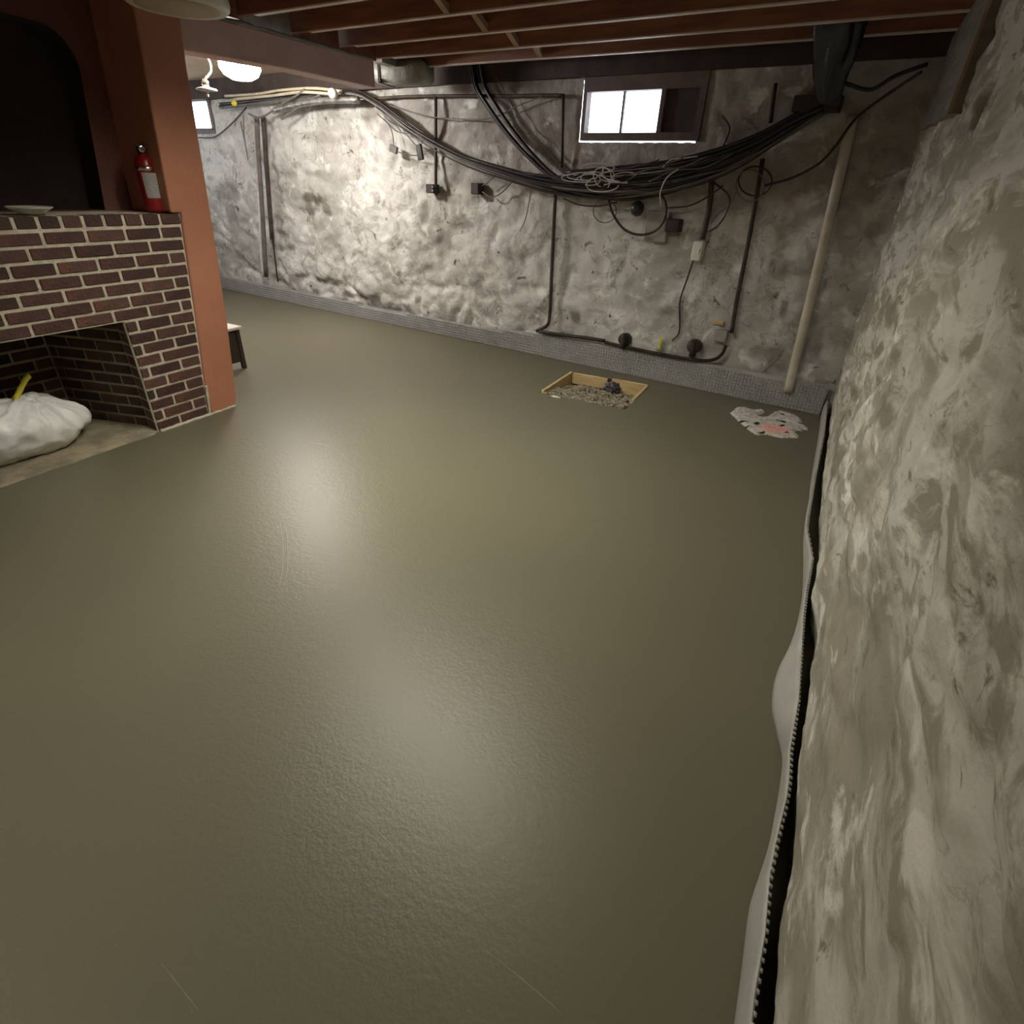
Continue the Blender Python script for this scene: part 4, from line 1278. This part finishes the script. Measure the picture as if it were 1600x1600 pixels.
# valves
def valve(x, y, r, label, mat, handle):
    c = on_back(x, y, 0.09)
    t = thing('valve', label, 'valve', c)
    MB().lathe([(r * .6, -0.07), (r, -0.06), (r, 0.0), (r * .85, 0.03), (r * .5, 0.04)], c, 14, (-0.107, -0.994, 0.15)).build('body', mat, t, True)
    MB().lathe([(r * .4, -r * 1.6), (r * .5, -r * 1.5), (r * .5, 0)], c + Vector((0, 0.02, 0)), 10).build('stem', mat, t, True)
    MB().bevbox((-r * .25, -0.06, -r * .9), (r * .25, -0.045, r * .9), 0.003, Matrix.Translation(c)).build('handle', handle, t)
valve(975, 530, 0.055, 'dark square-bodied valve at the left end of the pipe run', IRON, YELLOW if False else RUST)
valve(1084, 541, 0.06, 'round dark brown valve in the middle of the pipe run', DARKBOX, DARKBOX)
t = thing('valve', 'small valve with an upright yellow handle above the membrane', 'valve', on_back(1031, 545, 0.08))
c = on_back(1031, 545, 0.08)
MB().lathe([(0.018, -0.03), (0.024, -0.02), (0.024, 0.02), (0.018, 0.03)], c, 12, (1, 0, 0)).build('body', GREYPL, t, True)
MB().bevbox((-0.011, -0.03, 0.0), (0.011, -0.018, 0.105), 0.003, Matrix.Translation(c)).build('handle', YELLOW, t)

# loops and tangle
def ring(x, y, rx, ry, r, mat, label, off, a0=0, a1=360, group=None):
    pts = [(x + rx * math.cos(math.radians(a0 + (a1 - a0) * i / 22)), y + ry * math.sin(math.radians(a0 + (a1 - a0) * i / 22))) for i in range(23)]
    return line('wire_loop', pts, r, mat, label, 'wire', off, group, n=2)
line('cable', [(950, 312), (958, 335), (975, 358), (1000, 367), (1025, 360), (1039, 340), (1040, 318), (1032, 303)], 0.010, BLACK, 'black cable hanging in a deep loop over the grey cover plate', 'cable', 0.13)
ring(1180, 283, 26, 23, 0.006, BLACK, 'thin dark wire coil hanging right of the conduit above the switch', 0.10, 0, 400)
ring(1172, 290, 22, 25, 0.005, GREYC, 'thin grey wire coil overlapping the dark wire coil', 0.11, 20, 380)
ring(945, 330, 18, 18, 0.004, GREYC, 'thin grey wire ring under the left of the tangle', 0.10, -20, 340)
line('wire', [(1108, 280), (1138, 305), (1136, 330), (1122, 352), (1108, 362)], 0.006, BLACK, 'curling black wire right of the thick conduit', 'wire', 0.09)
line('wire', [(1150, 300), (1138, 322), (1120, 335), (1110, 350)], 0.005, GREYC, 'curling grey wire right of the thick conduit', 'wire', 0.09)
line('wire', [(880, 310), (905, 320), (935, 322), (965, 316)], 0.006, BLACK, 'slack black wire drooping under the left of the tangle', 'wire', 0.10)
line('wire', [(1040, 325), (1075, 322), (1105, 308), (1130, 290)], 0.006, BLACK, 'slack black wire drooping under the right of the tangle', 'wire', 0.10)
line('cable', [(1195, 290), (1240, 277), (1280, 255), (1308, 225), (1325, 200), (1345, 178), (1390, 145), (1440, 112)], 0.009, BLACK, 'thin black cable curving from the coil up to the corner above the ivory pipe', 'cable', [0.1, 0.1, 0.1, 0.1, 0.1, 0.1, 0.12, 0.2])
line('cable', [(1320, 130), (1360, 140), (1400, 118), (1450, 100)], 0.012, BLACK, 'black cable along the top of the dark corner', 'cable', 0.12)
line('wire', [(1128, 180), (1140, 200), (1132, 225), (1124, 238), (1123, 265)], 0.006, RUST, 'rusty wire hanging from the wall above the bundle', 'wire', [0.04, 0.05, 0.08, 0.14, 0.16])
line('wire', [(832, 290), (826, 320), (820, 345), (812, 362)], 0.004, GREYC, 'thin wire hanging straight down left of the elbowed conduit', 'wire', 0.06)
line('wire', [(965, 366), (968, 361), (978, 362), (985, 364)], 0.004, CREAM, 'short frayed tan wire end under the tangle', 'wire', 0.06)
GW = 'thin white wires on top of the tangle'
for k in range(13):
    cx, cy = random.uniform(895, 985), random.uniform(262, 292)
    rx, ry = random.uniform(10, 34), random.uniform(5, 15)
    a0 = random.uniform(0, 360)
    ring(cx, cy, rx, ry, 0.004, WHITEC, 'thin white wire curled on top of the cable tangle', 0.20 + 0.01 * (k % 4), a0, a0 + random.uniform(120, 260), GW)
line('wire', [(941, 250), (943, 262), (941, 274), (950, 280), (968, 284)], 0.006, WHITEC, 'white wire end sticking up out of the tangle', 'wire', 0.2)
for k in range(5):
    x = 900 + 38 * k
    line('wire', [(x, 284), (x + 40, 268 + 6 * math.sin(k * 2)), (x + 85, 262), (x + 130, 250 - 3 * k)], 0.005, GREYC, 'thin grey wire strung along the top of the tangle', 'wire', 0.19, 'thin grey wires on the tangle')
line('wire', [(1035, 262), (1048, 250), (1070, 247), (1090, 244)], 0.004, WHITEC, 'pale wire arcing over the right side of the tangle', 'wire', 0.19)
line('wire', [(1033, 322), (1032, 300), (1042, 278), (1060, 264)], 0.005, WHITEC, 'pale wire rising in front of the bundle above the cover plate', 'wire', 0.2)
